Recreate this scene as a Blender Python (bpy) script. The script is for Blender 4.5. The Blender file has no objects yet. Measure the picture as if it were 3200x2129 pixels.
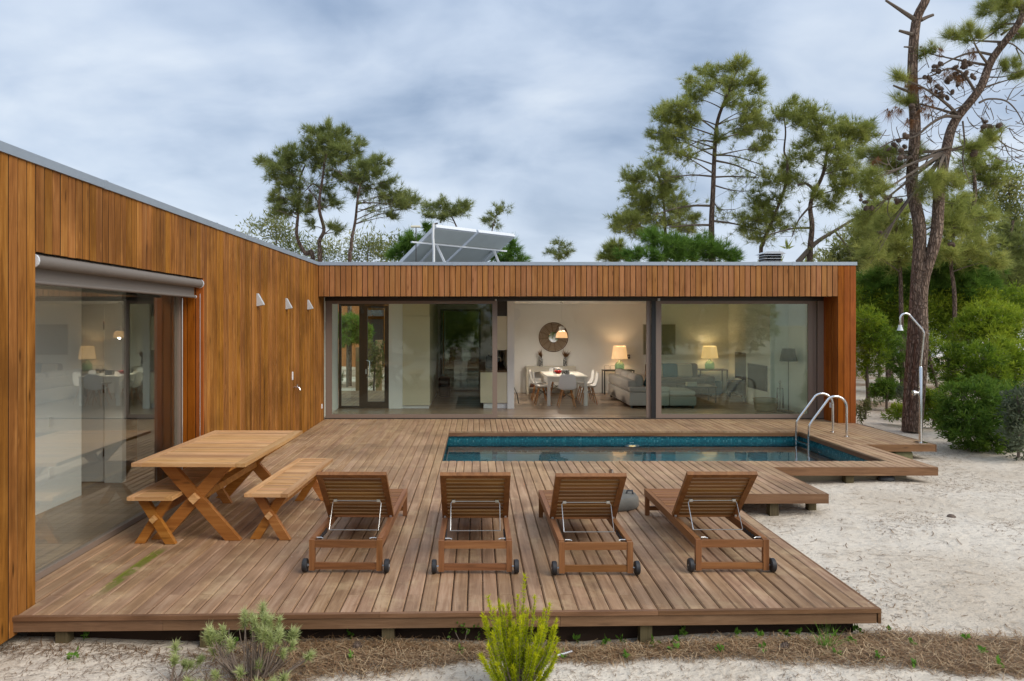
import bpy, bmesh, math, random
import numpy as np
from mathutils import Vector, Matrix, Quaternion
R = math.radians
random.seed(7); RNG = np.random.default_rng(11)
SC = bpy.context.scene
COL = SC.collection

# ------------------------------------------------------------------ camera
F, U0, V0, HC = 2330.0, 1490.0, 1007.0, 2.15      # focal length and principal point in photo pixels, eye height over the deck
cam_d = bpy.data.cameras.new('camera'); cam = bpy.data.objects.new('camera', cam_d); COL.objects.link(cam)
cam.location = (0, 0, HC); cam.rotation_euler = (R(90), 0, 0)
cam_d.sensor_width = 36; cam_d.lens = F / 3200 * 36
cam_d.shift_x = (1600 - U0) / 3200; cam_d.shift_y = (V0 - 1064.5) / 3200
cam_d.clip_start = 0.05; cam_d.clip_end = 2000
SC.camera = cam
SC.view_settings.view_transform = 'Standard'; SC.view_settings.look = 'None'
SC.view_settings.exposure = 0.78; SC.view_settings.gamma = 1.0
SC.cycles.max_bounces = 8; SC.cycles.diffuse_bounces = 4; SC.cycles.glossy_bounces = 4
SC.cycles.transparent_max_bounces = 16; SC.cycles.caustics_reflective = False; SC.cycles.caustics_refractive = True
SC.cycles.use_denoising = True
try: SC.cycles.denoiser = 'OPENIMAGEDENOISE'
except Exception: pass
SC.cycles.sample_clamp_indirect = 6.0

# ------------------------------------------------------------------ node helper
class NT:
    def __init__(s, tree): s.t = tree; s.l = tree.links
    def n(s, typ, **kw):
        nd = s.t.nodes.new(typ)
        for k, v in kw.items():
            if k.startswith('i_'):
                k2 = k[2:]; key = int(k2) if k2.isdigit() else k2.replace('_', ' ')
                s.set(nd.inputs[key], v)
            else: setattr(nd, k, v)
        return nd
    def set(s, sock, v):
        if hasattr(v, 'is_output') or isinstance(v, bpy.types.NodeSocket): s.l.new(v, sock)
        elif isinstance(v, bpy.types.Node): s.l.new(v.outputs[0], sock)
        else:
            if isinstance(v, (tuple, list)) and sock.type == 'RGBA' and len(v) == 3: v = (*v, 1)
            sock.default_value = v
    def m(s, op, a, b=0.0, c=None, clamp=False):
        nd = s.t.nodes.new('ShaderNodeMath'); nd.operation = op; nd.use_clamp = clamp
        s.set(nd.inputs[0], a); s.set(nd.inputs[1], b)
        if c is not None: s.set(nd.inputs[2], c)
        return nd.outputs[0]
    def vm(s, op, a, b=(0, 0, 0)):
        nd = s.t.nodes.new('ShaderNodeVectorMath'); nd.operation = op
        s.set(nd.inputs[0], a); s.set(nd.inputs[1], b)
        return nd.outputs[0]
    def noise(s, vec, scale, detail=3, rough=0.55, dist=0.0):
        nd = s.t.nodes.new('ShaderNodeTexNoise'); s.set(nd.inputs['Vector'], vec)
        nd.inputs['Scale'].default_value = scale; nd.inputs['Detail'].default_value = detail
        nd.inputs['Roughness'].default_value = rough; nd.inputs['Distortion'].default_value = dist
        return nd.outputs[0]
    def ramp(s, fac, stops, interp='LINEAR'):
        nd = s.t.nodes.new('ShaderNodeValToRGB'); nd.color_ramp.interpolation = interp
        el = nd.color_ramp.elements
        while len(el) < len(stops): el.new(0.5)
        for e, (p, c) in zip(el, stops):
            e.position = p; e.color = (*c, 1) if len(c) == 3 else c
        s.set(nd.inputs[0], fac); return nd.outputs[0]
    def mix(s, fac, a, b, mode='MIX'):
        nd = s.t.nodes.new('ShaderNodeMix'); nd.data_type = 'RGBA'; nd.blend_type = mode
        s.set(nd.inputs[0], fac); s.set(nd.inputs[6], a); s.set(nd.inputs[7], b)
        return nd.outputs[2]
    def step(s, x, lo, hi):
        nd = s.t.nodes.new('ShaderNodeMapRange'); nd.interpolation_type = 'SMOOTHSTEP'
        s.set(nd.inputs[0], x); s.set(nd.inputs[1], lo); s.set(nd.inputs[2], hi)
        return nd.outputs[0]
    def sep(s, v):
        nd = s.t.nodes.new('ShaderNodeSeparateXYZ'); s.set(nd.inputs[0], v); return nd.outputs
    def comb(s, x, y, z):
        nd = s.t.nodes.new('ShaderNodeCombineXYZ'); s.set(nd.inputs[0], x); s.set(nd.inputs[1], y); s.set(nd.inputs[2], z); return nd.outputs[0]
    def bump(s, h, strength=0.3, dist=0.01):
        nd = s.t.nodes.new('ShaderNodeBump'); nd.inputs['Strength'].default_value = strength; nd.inputs['Distance'].default_value = dist
        s.set(nd.inputs['Height'], h); return nd.outputs[0]

def lin(r, g, b):
    f = lambda c: (c / 12.92 if c <= 0.04045 else ((c + 0.055) / 1.055) ** 2.4)
    return (f(r / 255), f(g / 255), f(b / 255))

# ------------------------------------------------------------------ world: bright overcast sky
SUN_EL, SUN_AZ = R(40), R(126)      # soft light from behind the camera's right
w = bpy.data.worlds.new('World'); SC.world = w; w.use_nodes = True
w.node_tree.nodes.clear(); W = NT(w.node_tree)
sky = W.n('ShaderNodeTexSky', sky_type='NISHITA', sun_disc=False, sun_elevation=SUN_EL, sun_rotation=SUN_AZ)
tc = W.n('ShaderNodeTexCoord')
d = W.vm('NORMALIZE', tc.outputs['Generated'])
x, y, z = W.sep(d)
den = W.m('ADD', W.m('MAXIMUM', z, 0.0), 0.40)
pl = W.comb(W.m('DIVIDE', x, den), W.m('DIVIDE', y, den), 0.0)
warp = W.n('ShaderNodeTexNoise'); W.set(warp.inputs['Vector'], pl); warp.inputs['Scale'].default_value = 0.9; warp.inputs['Detail'].default_value = 3
pl2 = W.vm('ADD', pl, W.vm('MULTIPLY', W.vm('SUBTRACT', warp.outputs['Color'], (0.5, 0.5, 0.5)), (0.55, 0.55, 0.0)))
big = W.noise(W.vm('MULTIPLY', pl2, (1.0, 1.1, 1)), 1.9, 5, 0.46, 0.0)
med = W.noise(W.vm('MULTIPLY', W.vm('ADD', pl2, (7.3, 2.1, 0)), (1.0, 1.3, 1)), 5.0, 5, 0.5, 0.1)
cl = W.m('ADD', W.m('MULTIPLY', big, 0.74), W.m('MULTIPLY', med, 0.26))
cloud = W.ramp(cl, [(0.38, (0.195, 0.255, 0.355)), (0.46, (0.290, 0.352, 0.450)), (0.53, (0.375, 0.435, 0.525)), (0.62, (0.475, 0.525, 0.59)), (0.74, (0.63, 0.66, 0.695))])
nish = W.mix(1.0, sky.outputs[0], (0.10, 0.10, 0.10), 'MULTIPLY')
skyc = W.mix(0.86, nish, cloud)
hz = W.step(z, 0.0, 0.26)
skyc = W.mix(W.m('MULTIPLY', W.m('SUBTRACT', 1.0, hz), 0.45), skyc, (0.54, 0.59, 0.66))
skyc = W.vm('SCALE', skyc); skyc.node.inputs['Scale'].default_value = 1.0
W.l.new(W.m('ADD', 1.0, W.m('MULTIPLY', W.step(z, 0.22, 0.95), 0.6)), skyc.node.inputs['Scale'])   # overcast sky: brighter towards the zenith
bg = W.n('ShaderNodeBackground'); W.set(bg.inputs[0], skyc); bg.inputs[1].default_value = 0.93
wo = W.n('ShaderNodeOutputWorld'); W.l.new(bg.outputs[0], wo.inputs[0])

sd = bpy.data.lights.new('sun', 'SUN'); sun = bpy.data.objects.new('sun', sd); COL.objects.link(sun)
sd.energy = 1.5; sd.angle = R(42); sd.color = (1.0, 0.93, 0.83)
sdir = Vector((math.sin(SUN_AZ) * math.cos(SUN_EL), math.cos(SUN_AZ) * math.cos(SUN_EL), math.sin(SUN_EL)))
sun.rotation_euler = sdir.to_track_quat('Z', 'Y').to_euler()
sun.location = (0, 0, 30)

# ------------------------------------------------------------------ materials
def new_mat(name):
    m = bpy.data.materials.new(name); m.use_nodes = True; m.node_tree.nodes.clear()
    T = NT(m.node_tree); out = T.n('ShaderNodeOutputMaterial'); return m, T, out
def principled(T, out, color, rough=0.5, metal=0.0, normal=None, spec=0.5, **kw):
    p = T.n('ShaderNodeBsdfPrincipled'); T.set(p.inputs['Base Color'], color); T.set(p.inputs['Roughness'], rough)
    p.inputs['Metallic'].default_value = metal; p.inputs['Specular IOR Level'].default_value = spec
    if normal is not None: T.set(p.inputs['Normal'], normal)
    for k, v in kw.items(): T.set(p.inputs[k.replace('_', ' ')], v)
    T.l.new(p.outputs[0], out.inputs[0]); return p
def plain(name, col, rough=0.5, metal=0.0, noise=0.0, nscale=6.0, spec=0.5, bump=0.0):
    m, T, out = new_mat(name)
    c = col; nrm = None
    g = T.n('ShaderNodeTexCoord').outputs['Object']
    if noise:
        nz = T.noise(g, nscale, 5, 0.6)
        c = T.mix(nz, tuple(v * (1 - noise) for v in col), tuple(min(1, v * (1 + noise)) for v in col))
    if bump: nrm = T.bump(T.noise(g, nscale * 4, 4, 0.6), bump, 0.004)
    principled(T, out, c, rough, metal, nrm, spec); return m
def wood(name, dark, mid, light, grain='Z', coord='W', rough=0.55, var=0.35, bumpk=0.25, knots=0.6, deck=False, spec=0.35, across=13.0, stain=0.25, redden=None, ribs=0.0, fleck=0.0):
    m, T, out = new_mat(name)
    P = T.n('ShaderNodeNewGeometry').outputs['Position'] if coord == 'W' else T.n('ShaderNodeTexCoord').outputs['Object']
    rnd = T.n('ShaderNodeObjectInfo').outputs['Random']
    off = T.comb(T.m('MULTIPLY', rnd, 37.1), T.m('MULTIPLY', rnd, 91.7), T.m('MULTIPLY', rnd, 53.3))
    V = T.vm('ADD', P, off)
    def sc(al, ac): return tuple(al if g == grain else ac for g in 'XYZ')
    streak = T.noise(T.vm('MULTIPLY', V, sc(0.9, across)), 1.0, 5, 0.6, 0.9)
    fine = T.noise(T.vm('MULTIPLY', V, sc(5.0, across * 9)), 1.0, 3, 0.6, 0.3)
    f = T.m('ADD', T.m('MULTIPLY', streak, 0.74), T.m('MULTIPLY', fine, 0.26))
    c = T.ramp(f, [(0.30, dark), (0.5, mid), (0.70, light)])
    r2 = T.m('FRACT', T.m('MULTIPLY', rnd, 17.31))
    hsv = T.n('ShaderNodeHueSaturation'); T.set(hsv.inputs['Color'], c)
    T.set(hsv.inputs['Value'], T.m('ADD', 1 - var / 2, T.m('MULTIPLY', rnd, var)))
    T.set(hsv.inputs['Saturation'], T.m('ADD', 0.97, T.m('MULTIPLY', r2, 0.06)))
    T.set(hsv.inputs['Hue'], T.m('ADD', 0.496, T.m('MULTIPLY', r2, 0.008)))
    c = hsv.outputs[0]
    st = T.noise(P, 1.3, 4, 0.6)
    c = T.mix(T.m('MULTIPLY', T.step(st, 0.40, 0.68), stain), c, tuple(v * 0.55 for v in dark))
    if knots:
        vo = T.n('ShaderNodeTexVoronoi', voronoi_dimensions='3D'); T.set(vo.inputs['Vector'], T.vm('MULTIPLY', V, sc(1.9, 9.0))); vo.inputs['Scale'].default_value = 1.0
        kn = T.m('SUBTRACT', 1.0, T.step(vo.outputs['Distance'], 0.03, 0.16))
        c = T.mix(T.m('MULTIPLY', kn, knots), c, tuple(v * 0.35 for v in dark))
    if fleck:
        vf = T.n('ShaderNodeTexVoronoi', voronoi_dimensions='3D'); T.set(vf.inputs['Vector'], T.vm('MULTIPLY', V, sc(3.1, 22.0))); vf.inputs['Scale'].default_value = 1.0
        fk = T.m('MULTIPLY', T.m('SUBTRACT', 1.0, T.step(vf.outputs['Distance'], 0.05, 0.20)), T.step(T.noise(V, 3.0, 2), 0.5, 0.6))
        c = T.mix(T.m('MULTIPLY', fk, fleck), c, tuple(min(1, v * 1.35) for v in light))
    h = f
    if deck:
        xs = T.sep(P)
        gr = T.m('SINE', T.m('MULTIPLY', xs[0], 2 * math.pi / 0.0099))
        wear_sheen = T.noise(T.vm('MULTIPLY', V, (6, 0.8, 1)), 1.0, 4, 0.6)
        amt = T.m('MULTIPLY', T.step(wear_sheen, 0.30, 0.62), T.m('SUBTRACT', 1.0, T.step(xs[1], 7.5, 11.5)))
        gm = T.m('MULTIPLY', T.step(gr, 0.25, 0.95), amt)
        c = T.mix(T.m('MULTIPLY', gm, 0.42), c, tuple(v * 0.35 for v in dark))
        h = T.m('SUBTRACT', T.m('MULTIPLY', f, 0.5), T.m('MULTIPLY', gm, 0.8))
        bl = T.noise(T.vm('ADD', P, (3.1, 0, 0)), 2.4, 5, 0.65)
        c = T.mix(T.m('MULTIPLY', T.step(bl, 0.50, 0.70), 0.50), c, (0.53, 0.375, 0.205))
        far = T.step(xs[1], 8.5, 12.5)
        c = T.mix(T.m('MULTIPLY', far, T.m('MULTIPLY', T.step(wear_sheen, 0.35, 0.6), 0.30)), c, (0.53, 0.375, 0.21))  # sheen towards the pool, painted into the far boards as a lighter colour
        dk = T.noise(T.vm('ADD', P, (11.0, 4.0, 0)), 0.75, 5, 0.6)
        c = T.mix(T.m('MULTIPLY', T.step(dk, 0.50, 0.68), 0.48), c, (0.11, 0.062, 0.032))
        # green algae on one board in front of the table
        mo = T.m('MULTIPLY', T.m('MULTIPLY', T.step(xs[0], -3.055, -3.03), T.m('SUBTRACT', 1.0, T.step(xs[0], -2.955, -2.93))),
                 T.m('MULTIPLY', T.step(xs[1], 5.7, 6.25), T.m('SUBTRACT', 1.0, T.step(xs[1], 6.95, 7.15))))
        mo = T.m('MULTIPLY', mo, T.step(T.noise(P, 7.0, 4, 0.7), 0.30, 0.55))
        c = T.mix(T.m('MULTIPLY', mo, 0.95), c, (0.120, 0.135, 0.008))
        sp = T.n('ShaderNodeTexVoronoi'); T.set(sp.inputs['Vector'], P); sp.inputs['Scale'].default_value = 3.0
        c = T.mix(T.m('MULTIPLY', T.m('SUBTRACT', 1.0, T.step(sp.outputs['Distance'], 0.012, 0.03)), 0.7), c, (0.6, 0.55, 0.48))
    if ribs:
        zz = T.sep(P)[2]
        rb = T.step(T.m('SINE', T.m('MULTIPLY', zz, 2 * math.pi / ribs)), 0.2, 0.9)
        c = T.mix(T.m('MULTIPLY', rb, 0.5), c, tuple(v * 0.4 for v in dark))
        h = T.m('SUBTRACT', T.m('MULTIPLY', f, 0.4), rb)
    if redden is not None:
        c = T.mix(redden[0], c, redden[1])
    nrm = T.bump(h, bumpk, 0.004)
    principled(T, out, c, T.m('ADD', rough - 0.08, T.m('MULTIPLY', fine, 0.16)), 0.0, nrm, spec)
    return m
M = {}
M['clad_l'] = wood('cladding_golden', (0.115, 0.040, 0.0070), (0.285, 0.113, 0.0215), (0.420, 0.195, 0.048), 'Z', rough=0.6, spec=0.10, stain=0.40, var=0.42, knots=0.8, across=11.0, fleck=0.5)
M['clad_f'] = wood('cladding_brown', (0.235, 0.092, 0.0290), (0.365, 0.156, 0.0540), (0.445, 0.212, 0.084), 'Z', rough=0.6, spec=0.12, var=0.22, knots=0.7, across=10.0, fleck=0.3)
M['clad_r'] = wood('cladding_reddish', (0.200, 0.050, 0.0070), (0.325, 0.088, 0.0120), (0.430, 0.135, 0.022), 'Z', rough=0.55, spec=0.15, var=0.32, knots=0.6, across=9.0)
M['deck'] = wood('deck_boards', (0.200, 0.108, 0.053), (0.355, 0.208, 0.112), (0.500, 0.330, 0.205), 'Y', rough=0.58, var=0.17, knots=0.45, deck=True, across=16.0, stain=0.25)
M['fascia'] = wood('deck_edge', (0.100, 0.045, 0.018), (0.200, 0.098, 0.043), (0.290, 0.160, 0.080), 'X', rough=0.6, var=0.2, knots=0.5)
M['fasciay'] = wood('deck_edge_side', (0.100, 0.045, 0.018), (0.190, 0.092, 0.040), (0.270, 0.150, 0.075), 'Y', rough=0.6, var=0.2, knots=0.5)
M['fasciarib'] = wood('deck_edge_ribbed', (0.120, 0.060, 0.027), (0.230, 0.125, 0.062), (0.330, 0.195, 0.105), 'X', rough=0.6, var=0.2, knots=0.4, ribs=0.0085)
TW = dict(dark=(0.370, 0.175, 0.062), mid=(0.570, 0.310, 0.130), light=(0.700, 0.440, 0.215))
for ax in 'XYZ':
    M['teak' + ax] = wood('acacia_' + ax.lower(), grain=ax, coord='O', rough=0.5, var=0.42, knots=0.4, stain=0.12, **TW)
M['teakleg'] = wood('acacia_legs', (0.230, 0.075, 0.014), (0.370, 0.140, 0.030), (0.490, 0.225, 0.062), 'X', 'O', rough=0.45, var=0.2, knots=0.6, stain=0.15)
LW = dict(dark=(0.120, 0.044, 0.013), mid=(0.225, 0.092, 0.031), light=(0.320, 0.146, 0.054))
for ax in 'XYZ':
    M['loun' + ax] = wood('lounger_wood_' + ax.lower(), grain=ax, coord='O', rough=0.5, var=0.25, knots=0.35, stain=0.12, **LW)
M['lounback'] = wood('lounger_slat_back', (0.140, 0.058, 0.014), (0.240, 0.112, 0.029), (0.330, 0.170, 0.050), 'X', 'O', rough=0.55, var=0.5, knots=0.3, stain=0.15)
M['post'] = wood('old_post', (0.06, 0.046, 0.02), (0.115, 0.088, 0.042), (0.17, 0.135, 0.07), 'Z', rough=0.8, var=0.2)
M['fencepost'] = wood('fence_post', (0.20, 0.12, 0.06), (0.32, 0.20, 0.10), (0.42, 0.29, 0.16), 'Z', rough=0.75, var=0.2)
M['darkwood'] = wood('dark_stand', (0.07, 0.04, 0.02), (0.14, 0.085, 0.04), (0.2, 0.13, 0.07), 'Y', 'O', rough=0.5)
M['chairwood'] = plain('beech', (0.50, 0.22, 0.07), 0.45, noise=0.2)
M['white'] = plain('white_paint', (0.89, 0.88, 0.85), 0.6, noise=0.03, nscale=2)
M['ceil'] = plain('ceiling_paint', (0.88, 0.87, 0.85), 0.7)
M['cream'] = plain('cream_lacquer', (0.70, 0.64, 0.47), 0.25)
M['whitelac'] = plain('white_lacquer', (0.78, 0.78, 0.77), 0.3)
M['lampgrey'] = plain('light_grey_metal', (0.50, 0.51, 0.51), 0.5)
M['foundation'] = plain('old_render', (0.36, 0.31, 0.22), 0.9, noise=0.25, nscale=6, bump=0.3)
M['plastic'] = plain('white_plastic', (0.82, 0.81, 0.79), 0.35)
M['black'] = plain('black_paint', (0.012, 0.012, 0.012), 0.5)
M['felt'] = plain('black_membrane', (0.010, 0.009, 0.008), 0.9)
M['rubber'] = plain('black_rubber', (0.018, 0.018, 0.02), 0.55, noise=0.2, nscale=30)
M['taupe'] = plain('taupe_aluminium', (0.235, 0.175, 0.135), 0.45, 0.0, noise=0.05, nscale=3, spec=0.5)
M['brownalu'] = plain('dark_brown_aluminium', (0.035, 0.025, 0.018), 0.4, noise=0.1)
M['zinc'] = plain('zinc_flashing', (0.40, 0.45, 0.50), 0.42, 0.55, noise=0.12, nscale=5)
M['steel'] = plain('stainless_steel', (0.72, 0.72, 0.72), 0.16, 1.0, noise=0.06, nscale=14)
M['wire'] = plain('galvanised_wire', (0.62, 0.62, 0.60), 0.30, 0.9, noise=0.1, nscale=20)
M['galv'] = plain('white_coated_metal', (0.66, 0.68, 0.70), 0.4, 0.0, noise=0.06, nscale=8)
M['panelback'] = plain('panel_back', (0.60, 0.62, 0.58), 0.6, 0.0, noise=0.12, nscale=3)
M['pvc'] = plain('white_pipe', (0.72, 0.72, 0.70), 0.4)
M['concrete'] = plain('concrete', (0.13, 0.12, 0.10), 0.85, noise=0.25, nscale=9, bump=0.3)
M['blindfab'] = plain('blind_fabric', (0.175, 0.150, 0.128), 0.75, noise=0.1, nscale=40)
M['sofa'] = plain('grey_fabric', (0.36, 0.33, 0.295), 0.9, noise=0.14, nscale=60, bump=0.2)
M['sofab'] = plain('brown_fabric', (0.13, 0.095, 0.068), 0.9, noise=0.14, nscale=60)
M['teal'] = plain('teal_fabric', (0.015, 0.13, 0.19), 0.85, noise=0.15, nscale=30)
M['cushion'] = plain('cream_fabric', (0.62, 0.55, 0.44), 0.9, noise=0.08, nscale=30)
M['console'] = plain('stone_paint', (0.60, 0.56, 0.47), 0.5, noise=0.04)
M['tabletop'] = plain('white_table', (0.74, 0.71, 0.64), 0.35)
M['rattan'] = plain('rattan', (0.19, 0.11, 0.058), 0.7, noise=0.35, nscale=60)
M['rattan2'] = plain('rattan_light', (0.50, 0.40, 0.29), 0.7, noise=0.3, nscale=60)
M['wicker'] = plain('wicker', (0.26, 0.20, 0.11), 0.8, noise=0.4, nscale=50, bump=0.6)
M['red'] = plain('red_glaze', (0.30, 0.02, 0.02), 0.25)
M['dried'] = plain('dried_grass', (0.13, 0.05, 0.022), 0.9, noise=0.3, nscale=30)
M['mirror'] = plain('mirror', (0.9, 0.9, 0.9), 0.02, 1.0)
M['book'] = plain('book_covers', (0.10, 0.035, 0.02), 0.6, noise=0.4, nscale=20)
M['picture'] = plain('woven_picture', (0.27, 0.26, 0.19), 0.9, noise=0.4, nscale=40)
M['cone'] = plain('pine_cone', (0.125, 0.085, 0.060), 0.8, noise=0.45, nscale=30)
M['bluefab'] = plain('blue_canvas', (0.02, 0.10, 0.17), 0.8, noise=0.15)
M['terracotta_dark'] = plain('dark_shade', (0.035, 0.032, 0.028), 0.8)
M['ibc'] = plain('white_render', (0.74, 0.74, 0.73), 0.8, noise=0.05)
M['greydoor'] = plain('grey_door', (0.055, 0.055, 0.058), 0.5)
M['mossy'] = plain('mossy_block', (0.20, 0.19, 0.09), 0.9, noise=0.4, nscale=14, bump=0.4)
def m_checker(name):
    m, T, out = new_mat(name)
    g = T.n('ShaderNodeTexCoord').outputs['Object']
    v = T.n('ShaderNodeTexVoronoi'); T.set(v.inputs['Vector'], g); v.inputs['Scale'].default_value = 45
    principled(T, out, T.mix(T.step(v.outputs['Distance'], 0.35, 0.45), (0.75, 0.74, 0.72), (0.04, 0.04, 0.04)), 0.6); return m
M['pattern'] = m_checker('black_white_print')
def m_glass(name, r0, tint):
    m, T, out = new_mat(name)
    lw = T.n('ShaderNodeLayerWeight'); lw.inputs['Blend'].default_value = 0.5
    p5 = T.m('POWER', lw.outputs['Facing'], 4.2)
    fac = T.m('ADD', r0, T.m('MULTIPLY', p5, 1 - r0), clamp=True)
    a = T.n('ShaderNodeBsdfTransparent'); T.set(a.inputs[0], tint)
    b = T.n('ShaderNodeBsdfGlossy'); b.inputs['Roughness'].default_value = 0.0; T.set(b.inputs[0], (0.93, 0.98, 0.95))
    mx = T.n('ShaderNodeMixShader'); T.set(mx.inputs[0], fac); T.l.new(a.outputs[0], mx.inputs[1]); T.l.new(b.outputs[0], mx.inputs[2])
    T.l.new(mx.outputs[0], out.inputs[0]); return m
M['darkglass'] = m_glass('dark_glass', 0.10, (0.22, 0.24, 0.22))
M['glass'] = m_glass('window_glass', 0.032, (0.95, 0.99, 0.955))
M['glassl'] = m_glass('coated_window_glass', 0.115, (0.965, 0.985, 0.97))
M['demijohn'] = m_glass('green_glass', 0.10, (0.50, 0.72, 0.62))
def m_water():
    m, T, out = new_mat('pool_water')
    g = T.n('ShaderNodeNewGeometry').outputs['Position']
    h = T.m('ADD', T.noise(T.vm('MULTIPLY', g, (1.0, 0.6, 1)), 2.2, 3, 0.5), T.m('MULTIPLY', T.noise(g, 9.0, 2, 0.5), 0.15))
    nr = T.bump(h, 0.045, 0.05)
    lw = T.n('ShaderNodeLayerWeight'); lw.inputs['Blend'].default_value = 0.5; T.set(lw.inputs['Normal'], nr)
    fac = T.m('ADD', 0.03, T.m('MULTIPLY', T.m('POWER', lw.outputs['Facing'], 4.2), 0.97), clamp=True)
    a = T.n('ShaderNodeBsdfRefraction'); T.set(a.inputs[0], (0.85, 0.97, 1.0)); a.inputs['IOR'].default_value = 1.33; a.inputs['Roughness'].default_value = 0.0; T.set(a.inputs['Normal'], nr)
    b = T.n('ShaderNodeBsdfGlossy'); b.inputs['Roughness'].default_value = 0.015; T.set(b.inputs['Normal'], nr); T.set(b.inputs[0], (0.95, 0.97, 0.97))
    mx = T.n('ShaderNodeMixShader'); T.set(mx.inputs[0], fac); T.l.new(a.outputs[0], mx.inputs[1]); T.l.new(b.outputs[0], mx.inputs[2])
    T.l.new(mx.outputs[0], out.inputs[0]); return m
M['water'] = m_water()
def m_mosaic(name='pool_mosaic', k=1.0):
    m, T, out = new_mat(name)
    g = T.n('ShaderNodeNewGeometry').outputs['Position']
    xs = T.sep(g)
    v = T.comb(T.m('ADD', xs[0], xs[1]), xs[2], 0.0)
    cell = T.vm('FLOOR', T.vm('MULTIPLY', v, (33.0, 33.0, 1)))
    wn = T.n('ShaderNodeTexWhiteNoise', noise_dimensions='3D'); T.set(wn.inputs['Vector'], cell)
    c = T.ramp(wn.outputs['Value'], [(0.0, (0.008 * k, 0.105 * k, 0.135 * k)), (0.5, (0.013 * k, 0.160 * k, 0.195 * k)), (0.86, (0.022 * k, 0.205 * k, 0.240 * k)), (1.0, (0.09, 0.30, 0.33))])
    fr = T.vm('FRACTION', T.vm('MULTIPLY', v, (33.0, 33.0, 1))); fx = T.sep(fr)
    gl = T.m('MAXIMUM', T.m('LESS_THAN', fx[0], 0.10), T.m('LESS_THAN', fx[1], 0.10))
    c = T.mix(gl, c, (0.02, 0.06, 0.08))
    principled(T, out, c, 0.2); return m
M['mosaic'] = m_mosaic()
M['mosaicf'] = m_mosaic('pool_floor_mosaic', 1.45)
def m_sand():
    m, T, out = new_mat('sand')
    g = T.n('ShaderNodeNewGeometry').outputs['Position']
    a = T.noise(g, 0.55, 5, 0.6); b = T.noise(g, 5.5, 5, 0.65); f = T.noise(g, 60, 3, 0.7)
    c = T.ramp(a, [(0.30, (0.510, 0.425, 0.325)), (0.5, (0.61, 0.530, 0.425)), (0.7, (0.69, 0.615, 0.51))])
    c = T.mix(T.m('MULTIPLY', T.step(b, 0.50, 0.72), 0.35), c, (0.305, 0.235, 0.165))
    v = T.n('ShaderNodeTexVoronoi'); T.set(v.inputs['Vector'], g); v.inputs['Scale'].default_value = 34
    spk = T.m('MULTIPLY', T.m('SUBTRACT', 1.0, T.step(v.outputs['Distance'], 0.12, 0.24)), T.step(T.noise(g, 2.3, 5, 0.75), 0.40, 0.56))
    c = T.mix(T.m('MULTIPLY', spk, 0.65), c, (0.13, 0.085, 0.05))
    # forest floor away from the swept sand around the house
    xs = T.sep(g)
    fl = T.m('MULTIPLY', T.step(T.noise(g, 0.35, 4, 0.6), 0.40, 0.60), T.step(xs[1], 17.0, 22.0))
    c = T.mix(T.m('MULTIPLY', fl, 0.8), c, (0.21, 0.125, 0.07))
    h = T.m('ADD', T.m('ADD', T.m('MULTIPLY', b, 0.9), T.m('MULTIPLY', T.noise(g, 2.1, 3, 0.5, 0.8), 1.3)), T.m('ADD', T.m('MULTIPLY', f, 0.16), T.m('MULTIPLY', T.noise(T.vm('MULTIPLY', g, (1.0, 2.2, 1)), 11, 3, 0.6), 0.45)))
    principled(T, out, c, 0.95, 0.0, T.bump(h, 1.0, 0.045), 0.1); return m
M['sand'] = m_sand()
def m_floor():
    m, T, out = new_mat('laminate_floor')
    g = T.n('ShaderNodeNewGeometry').outputs['Position']; xs = T.sep(g)
    row = T.m('FLOOR', T.m('MULTIPLY', xs[1], 1 / 0.19))
    wn = T.n('ShaderNodeTexWhiteNoise', noise_dimensions='1D'); T.set(wn.inputs['W'], row)
    st = T.noise(T.vm('MULTIPLY', g, (1.0, 14, 1)), 1.3, 4, 0.6)
    f = T.m('ADD', T.m('MULTIPLY', st, 0.7), T.m('MULTIPLY', wn.outputs['Value'], 0.3))
    c = T.ramp(f, [(0.2, (0.25, 0.170, 0.11)), (0.55, (0.35, 0.25, 0.17)), (0.85, (0.45, 0.335, 0.24))])
    ln = T.m('LESS_THAN', T.m('FRACT', T.m('MULTIPLY', xs[1], 1 / 0.19)), 0.03)
    c = T.mix(T.m('MULTIPLY', ln, 0.5), c, (0.1, 0.06, 0.04))
    principled(T, out, c, 0.27, 0, None, 0.5); return m
M['floor'] = m_floor()
def m_emit(name, col, s, base=(0.8, 0.7, 0.55)):
    m, T, out = new_mat(name)
    principled(T, out, base, 0.7, Emission_Color=(*col, 1), Emission_Strength=s); return m
M['shade_lit'] = m_emit('lit_lampshade', (1.0, 0.56, 0.22), 0.42)
M['pend_lit'] = m_emit('lit_pendant', (1.0, 0.52, 0.20), 0.45)
M['bulb'] = m_emit('pool_bulb', (1.0, 0.55, 0.15), 1.0)
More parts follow.
